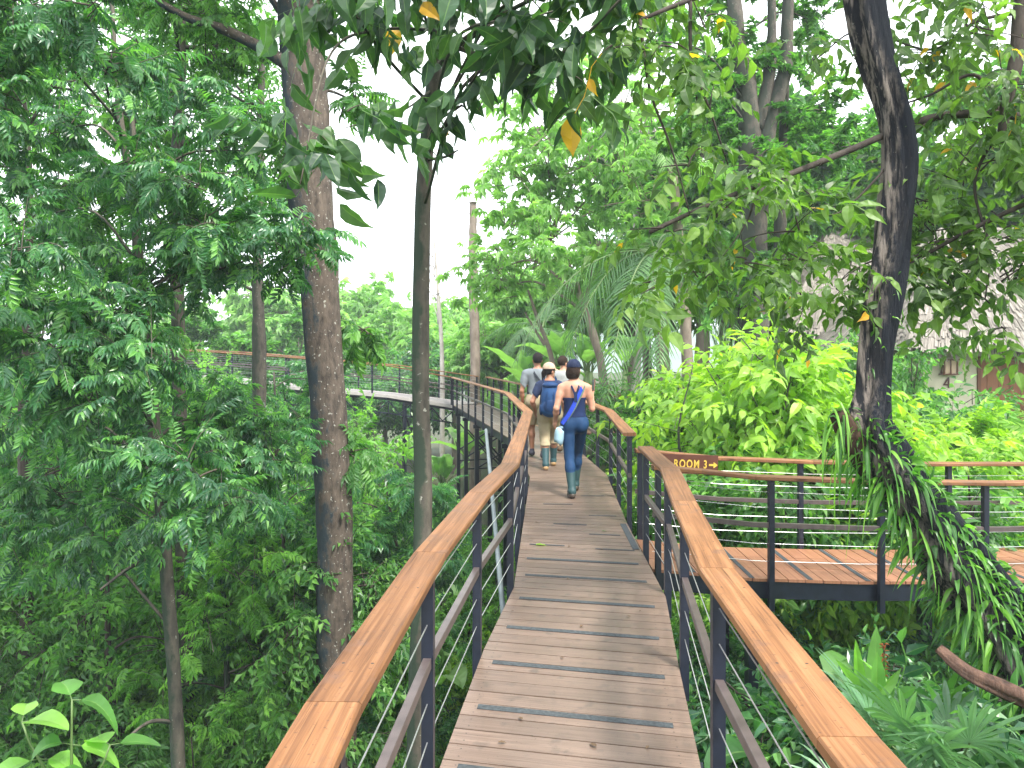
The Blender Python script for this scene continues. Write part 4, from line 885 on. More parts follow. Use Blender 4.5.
# big lichen spotted trunk
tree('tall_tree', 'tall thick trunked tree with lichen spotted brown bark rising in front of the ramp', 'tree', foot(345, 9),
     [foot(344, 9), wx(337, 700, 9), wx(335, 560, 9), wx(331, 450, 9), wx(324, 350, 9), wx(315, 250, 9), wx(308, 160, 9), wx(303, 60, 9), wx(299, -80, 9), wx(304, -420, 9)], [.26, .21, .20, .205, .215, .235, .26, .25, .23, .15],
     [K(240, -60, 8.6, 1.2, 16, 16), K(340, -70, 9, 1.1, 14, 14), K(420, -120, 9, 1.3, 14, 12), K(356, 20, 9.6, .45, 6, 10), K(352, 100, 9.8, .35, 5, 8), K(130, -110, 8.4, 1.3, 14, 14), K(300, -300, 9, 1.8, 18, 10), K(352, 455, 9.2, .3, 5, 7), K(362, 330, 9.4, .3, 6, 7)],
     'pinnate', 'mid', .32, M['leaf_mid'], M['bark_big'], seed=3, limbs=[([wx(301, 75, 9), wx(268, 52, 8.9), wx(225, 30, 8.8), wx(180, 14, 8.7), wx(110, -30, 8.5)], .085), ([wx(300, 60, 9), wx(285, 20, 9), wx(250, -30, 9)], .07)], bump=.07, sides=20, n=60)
# slim trunk beside the handrail with big hanging leaves
big = [(*k[:4], k[0][2] > 3.35) for k in [K(345, 0, 4.6, .26, 5, 3), K(395, -25, 5.0, .28, 5, 3), K(436, -25, 5.0, .26, 4, 3), K(492, 28, 4.6, .2, 4, 3), K(545, 18, 4.4, .18, 3, 3), K(590, -30, 4.2, .24, 4, 3), K(470, -40, 4.8, .34, 5, 3), K(540, -55, 4.6, .34, 5, 3),
       K(348, 112, 4.4, .14, 2, 3), K(305, 165, 4.2, .12, 2, 3), K(462, 105, 4.9, .09, 2, 2), K(480, 70, 4.7, .12, 2, 3), K(570, 78, 4.4, .12, 2, 3)]]
tree('slim_tree', 'slim straight trunk beside the handrail with large drooping leaves overhead', 'tree', foot(417, 5.5),
     [foot(414, 5.5), wx(416, 768, 5.5), wx(423, 520, 5.5), wx(421, 400, 5.5), wx(421, 300, 5.5), wx(423, 200, 5.5), wx(429, 120, 5.5), wx(435, 60, 5.5), wx(440, -60, 5.5), wx(438, -200, 5.4)], [.08, .068, .064, .062, .06, .058, .053, .047, .04, .028],
     big, 'droop', 'fine', .42, M['leaf_over'], M['bark_slim'], seed=9, droop=.3, limbs=[([wx(434, 70, 5.5), wx(470, 35, 5.1), wx(530, 0, 4.7), wx(600, -30, 4.4)], .022), ([wx(436, 40, 5.5), wx(500, 60, 4.9), wx(560, 55, 4.5), wx(640, -20, 4.2)], .02), ([wx(425, 160, 5.5), wx(445, 157, 5.2), wx(458, 150, 4.9)], .014), ([wx(436, 30, 5.5), wx(380, 30, 5), wx(330, 55, 4.5), wx(300, 185, 4.2)], .012), ([wx(432, 90, 5.5), wx(400, 112, 5), wx(345, 128, 4.4)], .009), ([wx(492, 58, 4.6), wx(486, 90, 4.65), wx(478, 112, 4.7)], .006)], bump=.06, sides=14, tr=.006, limb_r=.014, n=60)
# tree with two slender stems on the forest side
def twin(cr, br, o, r):
    tube(nb(), smooth_path([wx(128, 210, 7.6) - o, wx(134, 170, 7.7) - o, wx(132, 120, 7.8) - o, wx(126, 60, 7.9) - o], 16), .028, 8, .1)
    tube(nb(), smooth_path([wx(166, 565, 7.5) - o, wx(150, 560, 7.3) - o, wx(130, 568, 7.0) - o, wx(100, 590, 6.8) - o], 12), np.linspace(.028, .01, 12), 6, .1)
    tube(nb(), smooth_path([wx(175, 722, 7.5) - o, wx(150, 722, 7.3) - o, wx(125, 740, 7.0) - o], 12), np.linspace(.026, .01, 12), 6, .1)
CL = [(40, 40), (110, 60), (170, 90), (60, 130), (130, 170), (190, 185), (30, 220), (90, 260), (170, 280), (60, 340), (140, 365), (20, 420), (110, 440), (200, 420), (60, 500), (150, 520), (232, 448), (268, 462), (225, 500), (205, 262), (230, 150), (215, 230)]
tree('leafy_tree', 'slender mossy stemmed tree with feathery leaves, its branch bent at mid height', 'tree', foot(180, 7.5),
     [foot(184, 7.5), wx(178, 768, 7.5), wx(172, 650, 7.5), wx(164, 540, 7.5), wx(157, 460, 7.5), wx(150, 380, 7.5), wx(142, 300, 7.5), wx(135, 220, 7.6), wx(127, 160, 7.6), wx(119, 110, 7.6), wx(110, -20, 7.6)], [.08, .066, .063, .062, .06, .056, .052, .046, .038, .032, .02],
     [K(x, y, 7.3 + .9 * math.sin(x * .7 + y), .60, 14 if y > 190 else 11, 11) for x, y in CL + [(90, 400), (180, 470), (100, 540), (20, 540), (280, 250), (110, 310)]], 'pinnate', 'mid', .215, M['leaf_dark'], M['bark_slim'], seed=5, droop=.4, extra=twin, bump=.07, tr=.006, limb_r=.016, n=60)
tree('leafy_tree', 'straight greyish stemmed tree just behind the bent branched feathery tree', 'tree', foot(190, 10),
     [foot(191, 10), wx(188, 768, 10), wx(184, 600, 10), wx(180, 440, 10), wx(178, 320, 10), wx(176, 200, 10), wx(180, 80, 10), wx(184, -80, 10)], [.11, .10, .095, .09, .085, .08, .07, .04],
     [K(x, y, 9.6 + .9 * math.sin(x + y * .6), .74, 12, 10) for x, y in ((230, 40), (180, 10), (255, 120), (150, 130), (240, 220), (110, 200), (275, 170), (20, 300), (60, 180), (120, 330), (215, 60), (20, 80))], 'pinnate', 'low', .245, M['leaf_mid'], M['bark_slim2'], seed=6, droop=.4, bump=.06, tr=.008, limb_r=.03)
tree('leafy_tree', 'near feathery tree whose stem stands outside the picture, bluish dark sprays at its edge', 'tree', foot(-90, 6),
     [foot(-90, 6), wx(-95, 500, 6), wx(-85, 200, 6), wx(-70, -60, 6)], [.12, .1, .09, .05], [K(x, y, 5.8 + .5 * math.sin(x + y), .46, 9, 10) for x, y in ((-20, 60), (30, 10), (-10, 150), (20, 250), (-20, 330), (90, 5), (10, 110))], 'pinnate', 'mid', .20, M['leaf_dark'], M['bark_slim2'], seed=12, droop=.4, tr=.006, limb_r=.025)
tree('leafy_tree', 'thin dark stemmed tree at the forest edge of the view, low on the slope', 'tree', foot(28, 11),
     [foot(28, 11), wx(27, 560, 11), wx(24, 420, 11), wx(30, 250, 11), wx(24, 60, 11)], [.1, .09, .08, .07, .03], [K(x, y, 11 + .8 * math.sin(x + y), .9, 12, 10) for x, y in ((20, 120), (80, 80), (10, 260), (90, 240), (30, 380), (100, 400), (60, 470), (140, 60), (-20, 30))], 'pinnate', 'low', .26, M['leaf_dark'], M['bark_dark'], seed=14, droop=.4)
tree('leafy_tree', 'tree behind the ramp with fine foliage hanging beside the big spotted trunk', 'tree', foot(262, 14),
     [foot(262, 14), wx(260, 420, 14), wx(258, 250, 14), wx(262, 60, 14)], [.14, .12, .1, .05], [K(x, y, 14 + math.sin(x + y), 1.0, 12, 8) for x, y in ((30, 40), (90, 25), (145, 45), (60, 100), (10, 90), (115, 95), (190, 60), (235, 15), (60, -20), (150, -10), (225, 110), (262, 60), (200, 190), (250, 180), (165, 120), (275, 130), (130, 250))], 'simple', 'low', .36, M['leaf_mid'], M['bark_slim2'], seed=15)

# ---- gnarled tree with strap leaved epiphytes
Dg = 5.0
gt = [wx(1130, 790, 5.1), wx(1065, 722, 5.05), wx(1010, 640, 5.0), wx(965, 575, 4.98), wx(925, 520, 4.96), wx(890, 470, 4.95), wx(868, 430, 4.95), wx(872, 390, 5), wx(882, 300, 5), wx(894, 235, 5.03), wx(901, 170, 5.05), wx(894, 118, 5.05), wx(877, 60, 5.05), wx(865, 0, 5.05), wx(860, -70, 5.1), wx(880, -260, 5.2)]
b0 = gt[0] + [.35, .05, -.9]; b0[2] = GZ(b0[0], b0[1]) - .1
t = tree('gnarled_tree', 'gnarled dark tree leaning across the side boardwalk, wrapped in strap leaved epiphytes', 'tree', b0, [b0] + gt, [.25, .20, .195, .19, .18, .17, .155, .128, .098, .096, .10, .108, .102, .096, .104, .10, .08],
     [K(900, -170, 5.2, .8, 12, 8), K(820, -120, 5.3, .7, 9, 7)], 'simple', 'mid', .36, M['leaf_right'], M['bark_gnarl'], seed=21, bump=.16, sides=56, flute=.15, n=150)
o = b0; mb = MB(); st_ = smooth_path([wx(875, 465, 4.97) - o, wx(855, 440, 4.93) - o, wx(845, 422, 4.9) - o, wx(839, 412, 4.88) - o], 14); tube(mb, st_, np.linspace(.10, .045, 14), 16, .25, seed=4); mb.obj('broken_stub', bark_mat('rotten stub', (.02, .014, .011), (.085, .048, .033), None, .6, .3, 16, 1.0), t, True)
ep = MB(); r = np.random.default_rng(33); P = smooth_path(np.array([b0] + gt) - o, 150); rr = np.interp(np.linspace(0, 1, 150), np.linspace(0, 1, 17), [.25, .20, .195, .19, .18, .17, .155, .128, .098, .096, .10, .108, .102, .096, .104, .10, .08])
def strap_set(idx, n, L, up, wd=.026, dr=(1.0, 2.2), flat=False):
    i = r.choice(idx, n); a = r.uniform(0, 6.28, n); tg = unit(np.gradient(P, axis=0))[i]; s = unit(np.cross(tg, [0, 1, 0])); v = np.cross(s, tg); nn = s * np.cos(a)[:, None] + v * np.sin(a)[:, None]
    keep = (nn[:, 1] < .75); p = P[i] + nn * rr[i][:, None] * .95; d = nn * r.uniform(.5, 1, n)[:, None] + [0, 0, up] + r.normal(size=(n, 3)) * .3
    blades(ep, p[keep], d[keep], np.cross(d, r.normal(size=(n, 3)))[keep], (L * r.uniform(.5, 1.25, n))[keep], (wd * r.uniform(.7, 1.3, n))[keep], r.uniform(*dr, n)[keep], rows=7, fold=.3, prof=lambda x: min(1, .25 + x * 2.2) * (1 - x ** 2.2) ** .7, r=r)
ii = np.arange(150); zz = P[:, 2] + o[2]; xx = P[:, 0] + o[0]
low = ii[(zz < 1.35) & (zz > -1.2)]; mid_ = ii[(zz >= 1.1) & (zz < 2.3)]
strap_set(low, 620, .155, .35, .030, (.3, 1.2)); strap_set(low, 460, .11, .8, .020, (.1, .9)); strap_set(mid_, 110, .09, .35, .016, (.2, 1.2)); strap_set(ii[(zz < 1.1) & (zz > -1.0)], 430, .20, .15, .036, (.3, 1.3)); strap_set(ii[(zz < .35) & (zz > -1.2)], 420, .21, .4, .036, (.2, 1.1))
k = r.integers(0, 14, 60); pp = st_[k] + r.normal(size=(60, 3)) * .05; blades(ep, pp, r.normal(size=(60, 3)) + [-.4, -.3, .3], r.normal(size=(60, 3)), r.uniform(.12, .36, 60), .016, r.uniform(.8, 1.8, 60), rows=6, r=r)
sp = ep.obj('epiphyte_foliage', M['leaf_fern'], t)
# fallen brown log
mb = MB(); a = wx(938, 648, 4.6); tube(mb, smooth_path([a - a, wx(965, 672, 4.5) - a, wx(1000, 690, 4.45) - a, wx(1045, 712, 4.4) - a, wx(1120, 770, 4.3) - a, wx(1230, 985, 4.3) - a], 40), np.linspace(.022, .075, 40), 22, .34, seed=3, flute=.16)
lg = mb.obj('dead_branch', bark_mat('rotten wood', (.03, .018, .014), (.15, .085, .06), None, .6, .2, 14, 1.0), None, True); lg.location = a; tag(lg, 'broken brown dead branch lying over the fan palms below the leaning tree', 'branch')

# ---- overhanging tree whose stem stands outside the frame
xR = [K(985, 25, 5.0, .5, 8, 4), K(930, 55, 5.4, .45, 7, 4), K(1010, 85, 4.9, .36, 6, 4), K(960, 170, 5.2, .36, 6, 4), K(1000, 235, 5.0, .3, 5, 4), K(935, 245, 5.3, .34, 6, 3), K(905, 285, 5.2, .22, 4, 3), K(985, 300, 5.1, .18, 3, 3), K(820, 200, 5.0, .26, 4, 3), K(760, 165, 4.8, .3, 5, 3), K(790, 235, 4.7, .26, 3, 3),
      K(720, 215, 4.6, .28, 4, 3), K(690, 165, 4.4, .2, 3, 2), K(665, 228, 4.4, .22, 3, 3), K(652, 285, 4.5, .12, 2, 3), K(700, 275, 4.6, .18, 3, 3), K(745, 262, 4.7, .2, 4, 3), K(835, 290, 5.0, .16, 3, 3), K(800, 300, 5.2, .22, 4, 4), K(850, 262, 5.4, .25, 4, 4), K(955, 290, 5.3, .3, 6, 4), K(1010, 275, 5.0, .32, 6, 4), K(925, 230, 5.4, .35, 6, 4), K(1000, 325, 5.4, .15, 3, 3), K(800, 262, 5.2, .25, 5, 4), K(930, 200, 5.5, .4, 7, 4), K(985, 130, 5.4, .4, 7, 4), K(668, 50, 4.3, .18, 3, 3), K(700, 100, 4.4, .2, 3, 3), K(612, 50, 4.3, .12, 2, 3), K(700, 10, 4.5, .24, 3, 3), K(640, -10, 4.4, .24, 4, 3), K(820, 60, 6, .25, 3, 3), K(955, -30, 5.0, .5, 7, 4), K(1040, 160, 5, .4, 6, 4)]
bR = foot(1190, 5.2)
tree('overhanging_tree', 'tree outside the frame whose twiggy boughs with yellow flecked leaves hang across the huts', 'tree', bR, [bR, wx(1185, 400, 5.2), wx(1150, 150, 5.2), wx(1120, 20, 5.15), wx(1090, -120, 5.1)], [.2, .17, .15, .13, .1], [(*k[:4], False) for i, k in enumerate(xR)], 'simple', 'fine', .32, M['leaf_right'], M['bark_dark'], seed=41, droop=.5, tr=.006,
     limbs=[([wx(1125, 60, 5.15), wx(1060, 118, 5.1), wx(1000, 114, 5.1), wx(930, 118, 5.1), wx(850, 150, 5.0), wx(780, 178, 4.8), wx(720, 200, 4.6), wx(650, 232, 4.4)], .034), ([wx(1085, -110, 5.1), wx(1030, -20, 5.0), wx(1016, 60, 4.95), wx(1006, 105, 4.95), wx(1002, 142, 4.95)], .07), ([wx(1150, 170, 5.2), wx(1050, 195, 5.1), wx(980, 225, 5.1), wx(925, 255, 5.2), wx(900, 270, 5.2)], .022),
            ([wx(1000, 114, 5.1), wx(975, 75, 5.1), wx(930, 95, 5.2), wx(900, 105, 5.3)], .016), ([wx(1085, -100, 5.1), wx(950, -60, 5), wx(800, -40, 4.7), wx(690, 0, 4.4), wx(640, 20, 4.3)], .03), ([wx(690, 0, 4.4), wx(692, 60, 4.4), wx(710, 110, 4.4), wx(728, 165, 4.5)], .012), ([wx(640, 20, 4.3), wx(650, 90, 4.3), wx(672, 150, 4.35), wx(690, 215, 4.4)], .01), ([wx(760, 185, 4.75), wx(745, 225, 4.7), wx(720, 260, 4.6)], .008), ([wx(1010, 115, 5.1), wx(975, 180, 5.1), wx(990, 250, 5.1), wx(985, 300, 5.1)], .012), ([wx(925, 255, 5.2), wx(870, 262, 5.1), wx(835, 285, 5.0)], .008), ([wx(930, 118, 5.1), wx(850, 205, 5.0), wx(815, 215, 5.0)], .009), ([wx(1050, 10, 5.0), wx(980, 20, 5.0), wx(930, 50, 5.3), wx(860, 30, 5.7), wx(815, 60, 6)], .014)])

# ---- tall twin trunk tree behind
fb = foot(752, 15)
tree('tall_tree', 'forked tall tree with dark mottled stems and small dense leaves beyond the bright shrub', 'tree', fb, [fb, wx(752, 420, 15), wx(754, 280, 15), wx(752, 190, 15), wx(748, 100, 15), wx(736, 30, 15), wx(728, -90, 15)], [.34, .3, .27, .25, .2, .16, .1],
     [K(x, y, 15 + 1.1 * math.sin(x + y), 1.05, 14, 9) for x, y in ((700, 30), (745, 75), (690, 95), (790, 60), (820, 110), (770, 130), (650, 40), (730, -30), (810, 20), (705, 150), (840, 150), (760, 240), (730, 300), (790, 170))], 'tuft', 'low', .34, M['leaf_mid'], M['bark_slim2'], seed=51,
     limbs=[([wx(756, 240, 15), wx(768, 130, 15), wx(785, 70, 15), wx(788, 0, 15), wx(792, -100, 15)], .2), ([wx(757, 130, 15), wx(768, 80, 15), wx(772, 20, 15), wx(768, -60, 15)], .15), ([wx(775, 420, 15.4), wx(778, 300, 15.4), wx(782, 180, 15.4), wx(786, 60, 15.3)], .19)], n=50)
# ---- broad crowned pale tree beyond the walkers
fb = foot(604, 20)
tree('broad_leaf_tree', 'airy pale green tree with umbrella like leaf clusters right above the walkers', 'tree', fb, [fb, wx(603, 375, 20), wx(585, 310, 20), wx(568, 265, 20), wx(550, 240, 20)], [.16, .11, .09, .07, .04],
     [K(x, y, 20 + 1.4 * math.sin(x + y * .4), 1.45, 13, 7) for x, y in ((560, 130), (520, 175), (605, 110), (565, 205), (510, 225), (497, 270), (620, 175), (540, 265), (600, 250), (640, 120), (540, 140), (585, 170), (510, 285), (560, 90), (650, 200))], 'palmate', 'low', .62, M['leaf_pale'], M['bark_far'], seed=61, droop=.25,
     limbs=[([foot(566, 21), wx(553, 365, 21), wx(538, 320, 21), wx(528, 290, 21)], .09), ([wx(585, 310, 20), wx(590, 280, 20), wx(600, 240, 20)], .06), ([wx(545, 345, 21), wx(535, 330, 21), wx(525, 312, 21)], .05)], limb_r=.05, tr=.014)
r = np.random.default_rng(8); fb = foot(632, 26)
def bare(cr, br, o, r):
    for i in range(13):
        a = wx(632, 165, 26) - o; e = wx(632 + r.uniform(-75, 60), 165 - r.uniform(20, 95), 26 + r.uniform(-1.5, 1.5)) - o; m = (a + e) / 2 + r.normal(size=3) * .3; q = smooth_path([a, m, e], 10); tube(nb(), q, np.linspace(.06, .02, 10), 5)
        for j in range(4): s = q[r.integers(3, 9)]; tube(nb(), smooth_path([s, s + r.normal(size=3) * .35 + [0, 0, .4], s + r.normal(size=3) * .8 + [0, 0, .9]], 6), np.linspace(.03, .012, 6), 4)
tree('bare_tree', 'leafless whitish tree with spreading twigs above the palm fronds', 'tree', fb, [fb, wx(640, 300, 26), wx(632, 165, 26)], [.14, .12, .08], [], 'tuft', 'low', .3, M['leaf_pale'], M['bark_pale'], seed=71, extra=bare)
def sap(cr, br, o, r):
    for i in range(13):
        z = r.uniform(.35, 1); a = wx(441 - 8 * z, 365 - 110 * z, 30) - o; e = a + [r.uniform(-.9, .9), r.uniform(-.5, .5), r.uniform(.5, 1.6)]; tube(nb(), smooth_path([a, (a + e) / 2 + [0, 0, -.12], e], 7), np.linspace(.028, .01, 7), 4)
fb = foot(442, 30); tree('bare_sapling', 'thin bare sapling with upright twigs standing against the white sky', 'tree', fb, [fb, wx(442, 365, 30), wx(438, 290, 30), wx(433, 225, 30)], [.11, .09, .06, .02], [], 'tuft', 'low', .3, M['leaf_pale'], M['bark_pale'], seed=72, extra=sap)
# headless palm stem
fb = foot(475, 28); mb = MB(); o = fb; P = smooth_path([fb - o, wx(475, 350, 28) - o, wx(473, 280, 28) - o, wx(473, 218, 28) - o, wx(473, 206, 28) - o, wx(473, 202, 28) - o], 60); r_ = np.interp(np.linspace(0, 1, 60), [0, .3, .8, .9, .95, 1], [.2, .17, .12, .12, .17, .10]) * (1 + .05 * np.sin(np.arange(60) * 2.4)); tube(mb, P, r_, 12, .08)
dp = mb.obj('palm_stem', M['bark_far'], None, True); dp.location = fb; tag(dp, 'pale dead palm stem without a crown, standing against the white sky', 'palm')

# ---- coconut palms
palm('coconut_palm', 'coconut palm with long drooping dark fronds just beyond the walkers', foot(668, 16.5), wx(655, 255, 16.5), 17, 3.5, M['leaf_palm'], M['bark_far'], 81, el=(-.55, .9), droop=(.5, 1.05), leaf=.75)
palm('coconut_palm', 'taller coconut palm with pale upright fronds above the drooping one', foot(690, 21), wx(672, 165, 21), 12, 3.4, M['leaf_pale'], M['bark_far'], 82, el=(.1, 1.3), droop=(.3, .8), leaf=.7)
palm('coconut_palm', 'small palm with low arching fronds beside the banana plants', foot(545, 27), wx(542, 330, 27), 12, 2.8, M['leaf_palm'], M['bark_far'], 83, el=(-.2, 1.1), leaf=.6)
# ------------------------------------------------------------------ plants that repeat
def rooted(mb, loc, rad, spread):
    """stems that carry a plant whose leafy part starts above the ground"""
    if abs(loc[0]) + abs(loc[1]) < 1e-6: return
    dz = GZ(loc[0], loc[1]) - loc[2]
    if dz > -.05: return
    for k in range(3 if spread > .05 else 1):
        a = 2.1 * k; tube(mb, smooth_path([(math.cos(a) * spread, math.sin(a) * spread, dz - .1), (math.cos(a) * spread * .6, math.sin(a) * spread * .6, dz * .5), (0, 0, .03)], 8), np.linspace(rad * 1.25, rad, 8), 7, .08, seed=k)
def shrub(name, label, cat, loc, H, spread, nst, kind, q, L, lm, bm, seed, ntw=3, per=6, group=None, droop=.3, tr=.006, low=.25):
    r = np.random.default_rng(seed); t = empty(name, tuple(loc)); tag(t, label, cat, group); br = MB(); cr = MB()
    rooted(br, loc, .03, .12)
    for i in range(nst):
        a = 6.283 * i / nst + r.uniform(-.4, .4); e = np.array([math.cos(a) * spread * r.uniform(.3, 1), math.sin(a) * spread * r.uniform(.3, 1), H * r.uniform(.7, 1)]); m = e * [.35, .35, .55] + r.normal(size=3) * .08 * H
        q_ = smooth_path([np.zeros(3), m, e], 12); tube(br, q_, np.linspace(.012 + .008 * H, .006, 12), 6, .05)
        for j in range(ntw):
            s = q_[int(r.uniform(low, 1) * 11)]; clump(cr, br, s, spread * r.uniform(.38, .6), 5, per, kind, q, L, r, droop, tr=tr)
    br.obj('stem', bm, t, True); cr.obj('foliage', lm, t); return t
def sapling(name, label, loc, H, kind, q, L, lm, bm, seed, n=11, rad=.75, group=None, per=8, low=.28, droop=.35):
    r = np.random.default_rng(seed); base = np.array(loc, float); top = base + [r.uniform(-.4, .4), r.uniform(-.4, .4), H]; cl = []
    for i in range(n):
        z = low + (1 - low) * (i + .5) / n; a = 2.4 * i; rr = rad * (1.15 - .5 * z) * 1.1; cl.append((base + (top - base) * z + [math.cos(a) * rr, math.sin(a) * rr, 0], rad * r.uniform(.7, 1.1), 8, per))
    return tree(name, label, 'tree', base, [base, base + (top - base) * .5 + r.normal(size=3) * [.12, .12, 0], top], [.035 + .008 * H, .03 + .004 * H, .015], cl, kind, q, L, lm, bm, group, seed, droop=droop, tr=.007, limb_r=.018, n=20, sep=False)
def rplant(name, label, cat, loc, n, L, Wd, lm, seed, group=None, **kw):
    r = np.random.default_rng(seed); t = empty(name, tuple(loc)); tag(t, label, cat, group); mb = MB(); st = MB(); rooted(st, loc, .035, .03); rosette(mb, st, n, L, Wd, r, **kw); st.obj('stalk', M['stalk'], t, True); mb.obj('leaves' if False else 'foliage', lm, t); return t
rs = np.random.default_rng(2024)
PTS = []
def place(proto, pts, label, group, smin=.75, smax=1.2, sink=.05):
    first = True
    for (x, y) in pts:
        z = GZ(x, y) - sink; s = rs.uniform(smin, smax) * (.62 if x > 1 and 6.2 < y < 8.9 else 1); a = rs.uniform(0, 6.28)
        if first and not proto.get('placed'):
            proto.location = (x, y, z); proto.rotation_euler = (0, 0, a); proto.scale = (s, s, s); proto['placed'] = 1; tag(proto, label, None, group); first = False
        else: copy_tree(proto, (x, y, z), a, s, label, group)
        first = False
def pathx(y):   # edge of the boardwalk facing the drop
    P = np.array(ML); return float(np.interp(y, P[:, 1], P[:, 0]))
def field_pts(n, x0, x1, y0, y1, left=True, dmin=.8, cond=None):
    out = []
    for _ in range(n * 30):
        if len(out) >= n: break
        x = rs.uniform(x0, x1); y = rs.uniform(y0, y1)
        if left and x > pathx(y) - .9: continue
        if cond and not cond(x, y): continue
        if any((x - a) ** 2 + (y - b) ** 2 < dmin * dmin for a, b in out): continue
        out.append((x, y))
    return out
inview = lambda x, y: abs(x) < .72 * y + 1.2
# saplings filling the forest side
LB = 'slender feathery leaved sapling in the deep forest below the boardwalk'
protos = [sapling('sapling', LB, (0, 0, 0), 5.6, 'pinnate', 'low', .27, M['leaf_dark'], M['bark_slim2'], 201, 15, .85, per=12), sapling('sapling', LB, (0, 0, 0), 4.6, 'pinnate', 'low', .26, M['leaf_fresh'], M['bark_slim'], 202, 13, .8, per=12)]
LS = 'bushy small leaved sapling in the deep forest below the boardwalk'
protos2 = [sapling('sapling', LS, (0, 0, 0), 4.8, 'simple', 'low', .27, M['leaf_fresh'], M['bark_slim2'], 203, 15, .7, droop=.3), sapling('sapling', LS, (0, 0, 0), 3.8, 'simple', 'low', .27, M['leaf_mid'], M['bark_dark'], 204, 13, .7, droop=.3)]
pts = field_pts(64, -17, -1.5, 9.5, 25, dmin=1.05, cond=lambda x, y: inview(x, y) and not (x > -4.6 and y > 13))
for i, p in enumerate(protos): place(p, pts[i * 16:(i + 1) * 16], LB, 'feathery saplings below the boardwalk', .85, 1.25)
for i, p in enumerate(protos2): place(p, pts[32 + i * 16:32 + (i + 1) * 16], LS, 'bushy saplings below the boardwalk', .8, 1.25)
# shrubs on the forest floor
g1 = shrub('shrub', 'x', 'shrub', (0, 0, 0), 1.9, .9, 7, 'simple', 'low', .25, M['leaf_fresh'], M['bark_dark'], 211, per=9); g2 = shrub('shrub', 'x', 'shrub', (0, 0, 0), 1.6, .9, 7, 'pinnate', 'low', .27, M['leaf_mid'], M['bark_dark'], 212, per=9); g3 = shrub('shrub', 'x', 'shrub', (0, 0, 0), 1.3, .8, 7, 'simple', 'low', .34, M['leaf_lime'], M['bark_dark'], 213, ntw=2, per=5)
pts = field_pts(150, -16, -.9, 4.2, 24, dmin=.75, cond=inview); a = len(pts) // 3
place(g1, pts[:a], 'rounded small leaved shrub on the forest floor below the railing', 'small leaved forest floor shrubs', .8, 1.35); place(g2, pts[a:2 * a], 'feathery leaved shrub on the forest floor below the railing', 'feathery forest floor shrubs', .8, 1.4); place(g3, pts[2 * a:], 'light green low shrub on the forest floor below the railing', 'light green forest floor shrubs', .8, 1.25)
# broad leaved plants under the far bend
h1 = rplant('broad_leaf_plant', 'x', 'plant', (0, 0, 0), 9, .8, .26, M['leaf_mid'], 221, prof=PT, el=(.5, 1.3)); h2 = rplant('broad_leaf_plant', 'x', 'plant', (0, 0, 0), 8, 1.1, .30, M['leaf_palm'], 222, prof=LONG, el=(.7, 1.35), wav=.06)
pts = field_pts(46, -5.5, -.6, 7.5, 24, dmin=.7); place(h1, pts[:24], 'broad oval leaved plant among the steel supports of the boardwalk', 'broad leaved plants under the bend', .9, 1.7); place(h2, pts[24:], 'long leaved plant among the steel supports of the boardwalk', 'long leaved plants under the bend', .9, 1.6)
sl = [(x, y) for x, y in [(rs.uniform(-.6, 2.2) + pathx(yy), yy) for yy in rs.uniform(5.5, 24, 46)]]
for j, (x, y) in enumerate(sl):
    s = rs.uniform(.6, .95) * (.75 if x > pathx(y) else 1); pr_, lb_, gp_ = ((g1, 'small leaved shrub on the slope right under the boardwalk', 'shrubs under the boardwalk'), (h1, 'broad oval leaved plant on the slope right under the boardwalk', 'broad leaved plants under the boardwalk'))[j % 2]
    copy_tree(pr_, (x, y, GZ(x, y) - .05), rs.uniform(0, 6.28), s, lb_, gp_)
# banana plants beyond the far bend and the walkers
def banana(label, loc, n, L, seed, group=None, tall=1.0):
    r = np.random.default_rng(seed); t = empty('banana_plant', tuple(loc)); tag(t, label, 'banana plant', group); st = MB(); tube(st, [(0, 0, 0), (0.03, 0, tall * .5), (0, 0, tall)], [.12, .09, .06], 8); st.obj('stem', M['stalk'], t, True)
    mb = MB(); s2 = MB(); rosette(mb, s2, n, L, L * .27, r, el=(.6, 1.4), droop=(.25, .95), pet=.2, wav=.08, rows=14, prof=LONG, fold=.35)
    for m in (mb, s2): m.v = [v + [0, 0, tall] for v in m.v]
    mb.obj('blade', M['leaf_pale'], t); s2.obj('leaf_stalk', M['stalk'], t, True); return t
bn = banana('x', (0, 0, 0), 9, 1.7, 231, tall=1.4); bpts = [(-2.6, 29), (-1.4, 28.2), (-.4, 26.5), (.6, 25), (1.5, 24), (-3.8, 30.5), (.2, 29), (2.6, 25.5), (1.4, 28), (-1.9, 31.5), (3.6, 24.5), (-5.2, 29.5), (.9, 22.2), (2.2, 22.8)]
place(bn, bpts, 'banana plant with big torn pale leaves in the grove beyond the walkers', 'banana plants beyond the bend', 1.1, 1.55)
for x, y in ((-1.9, 14.5), (-1.3, 11.5), (-2.8, 17.5), (-3.3, 12.8)): copy_tree(bn, (x, y, GZ(x, y)), rs.uniform(0, 6), 1.1, 'banana plant with big pale leaves down among the steel supports', 'banana plants under the bend')
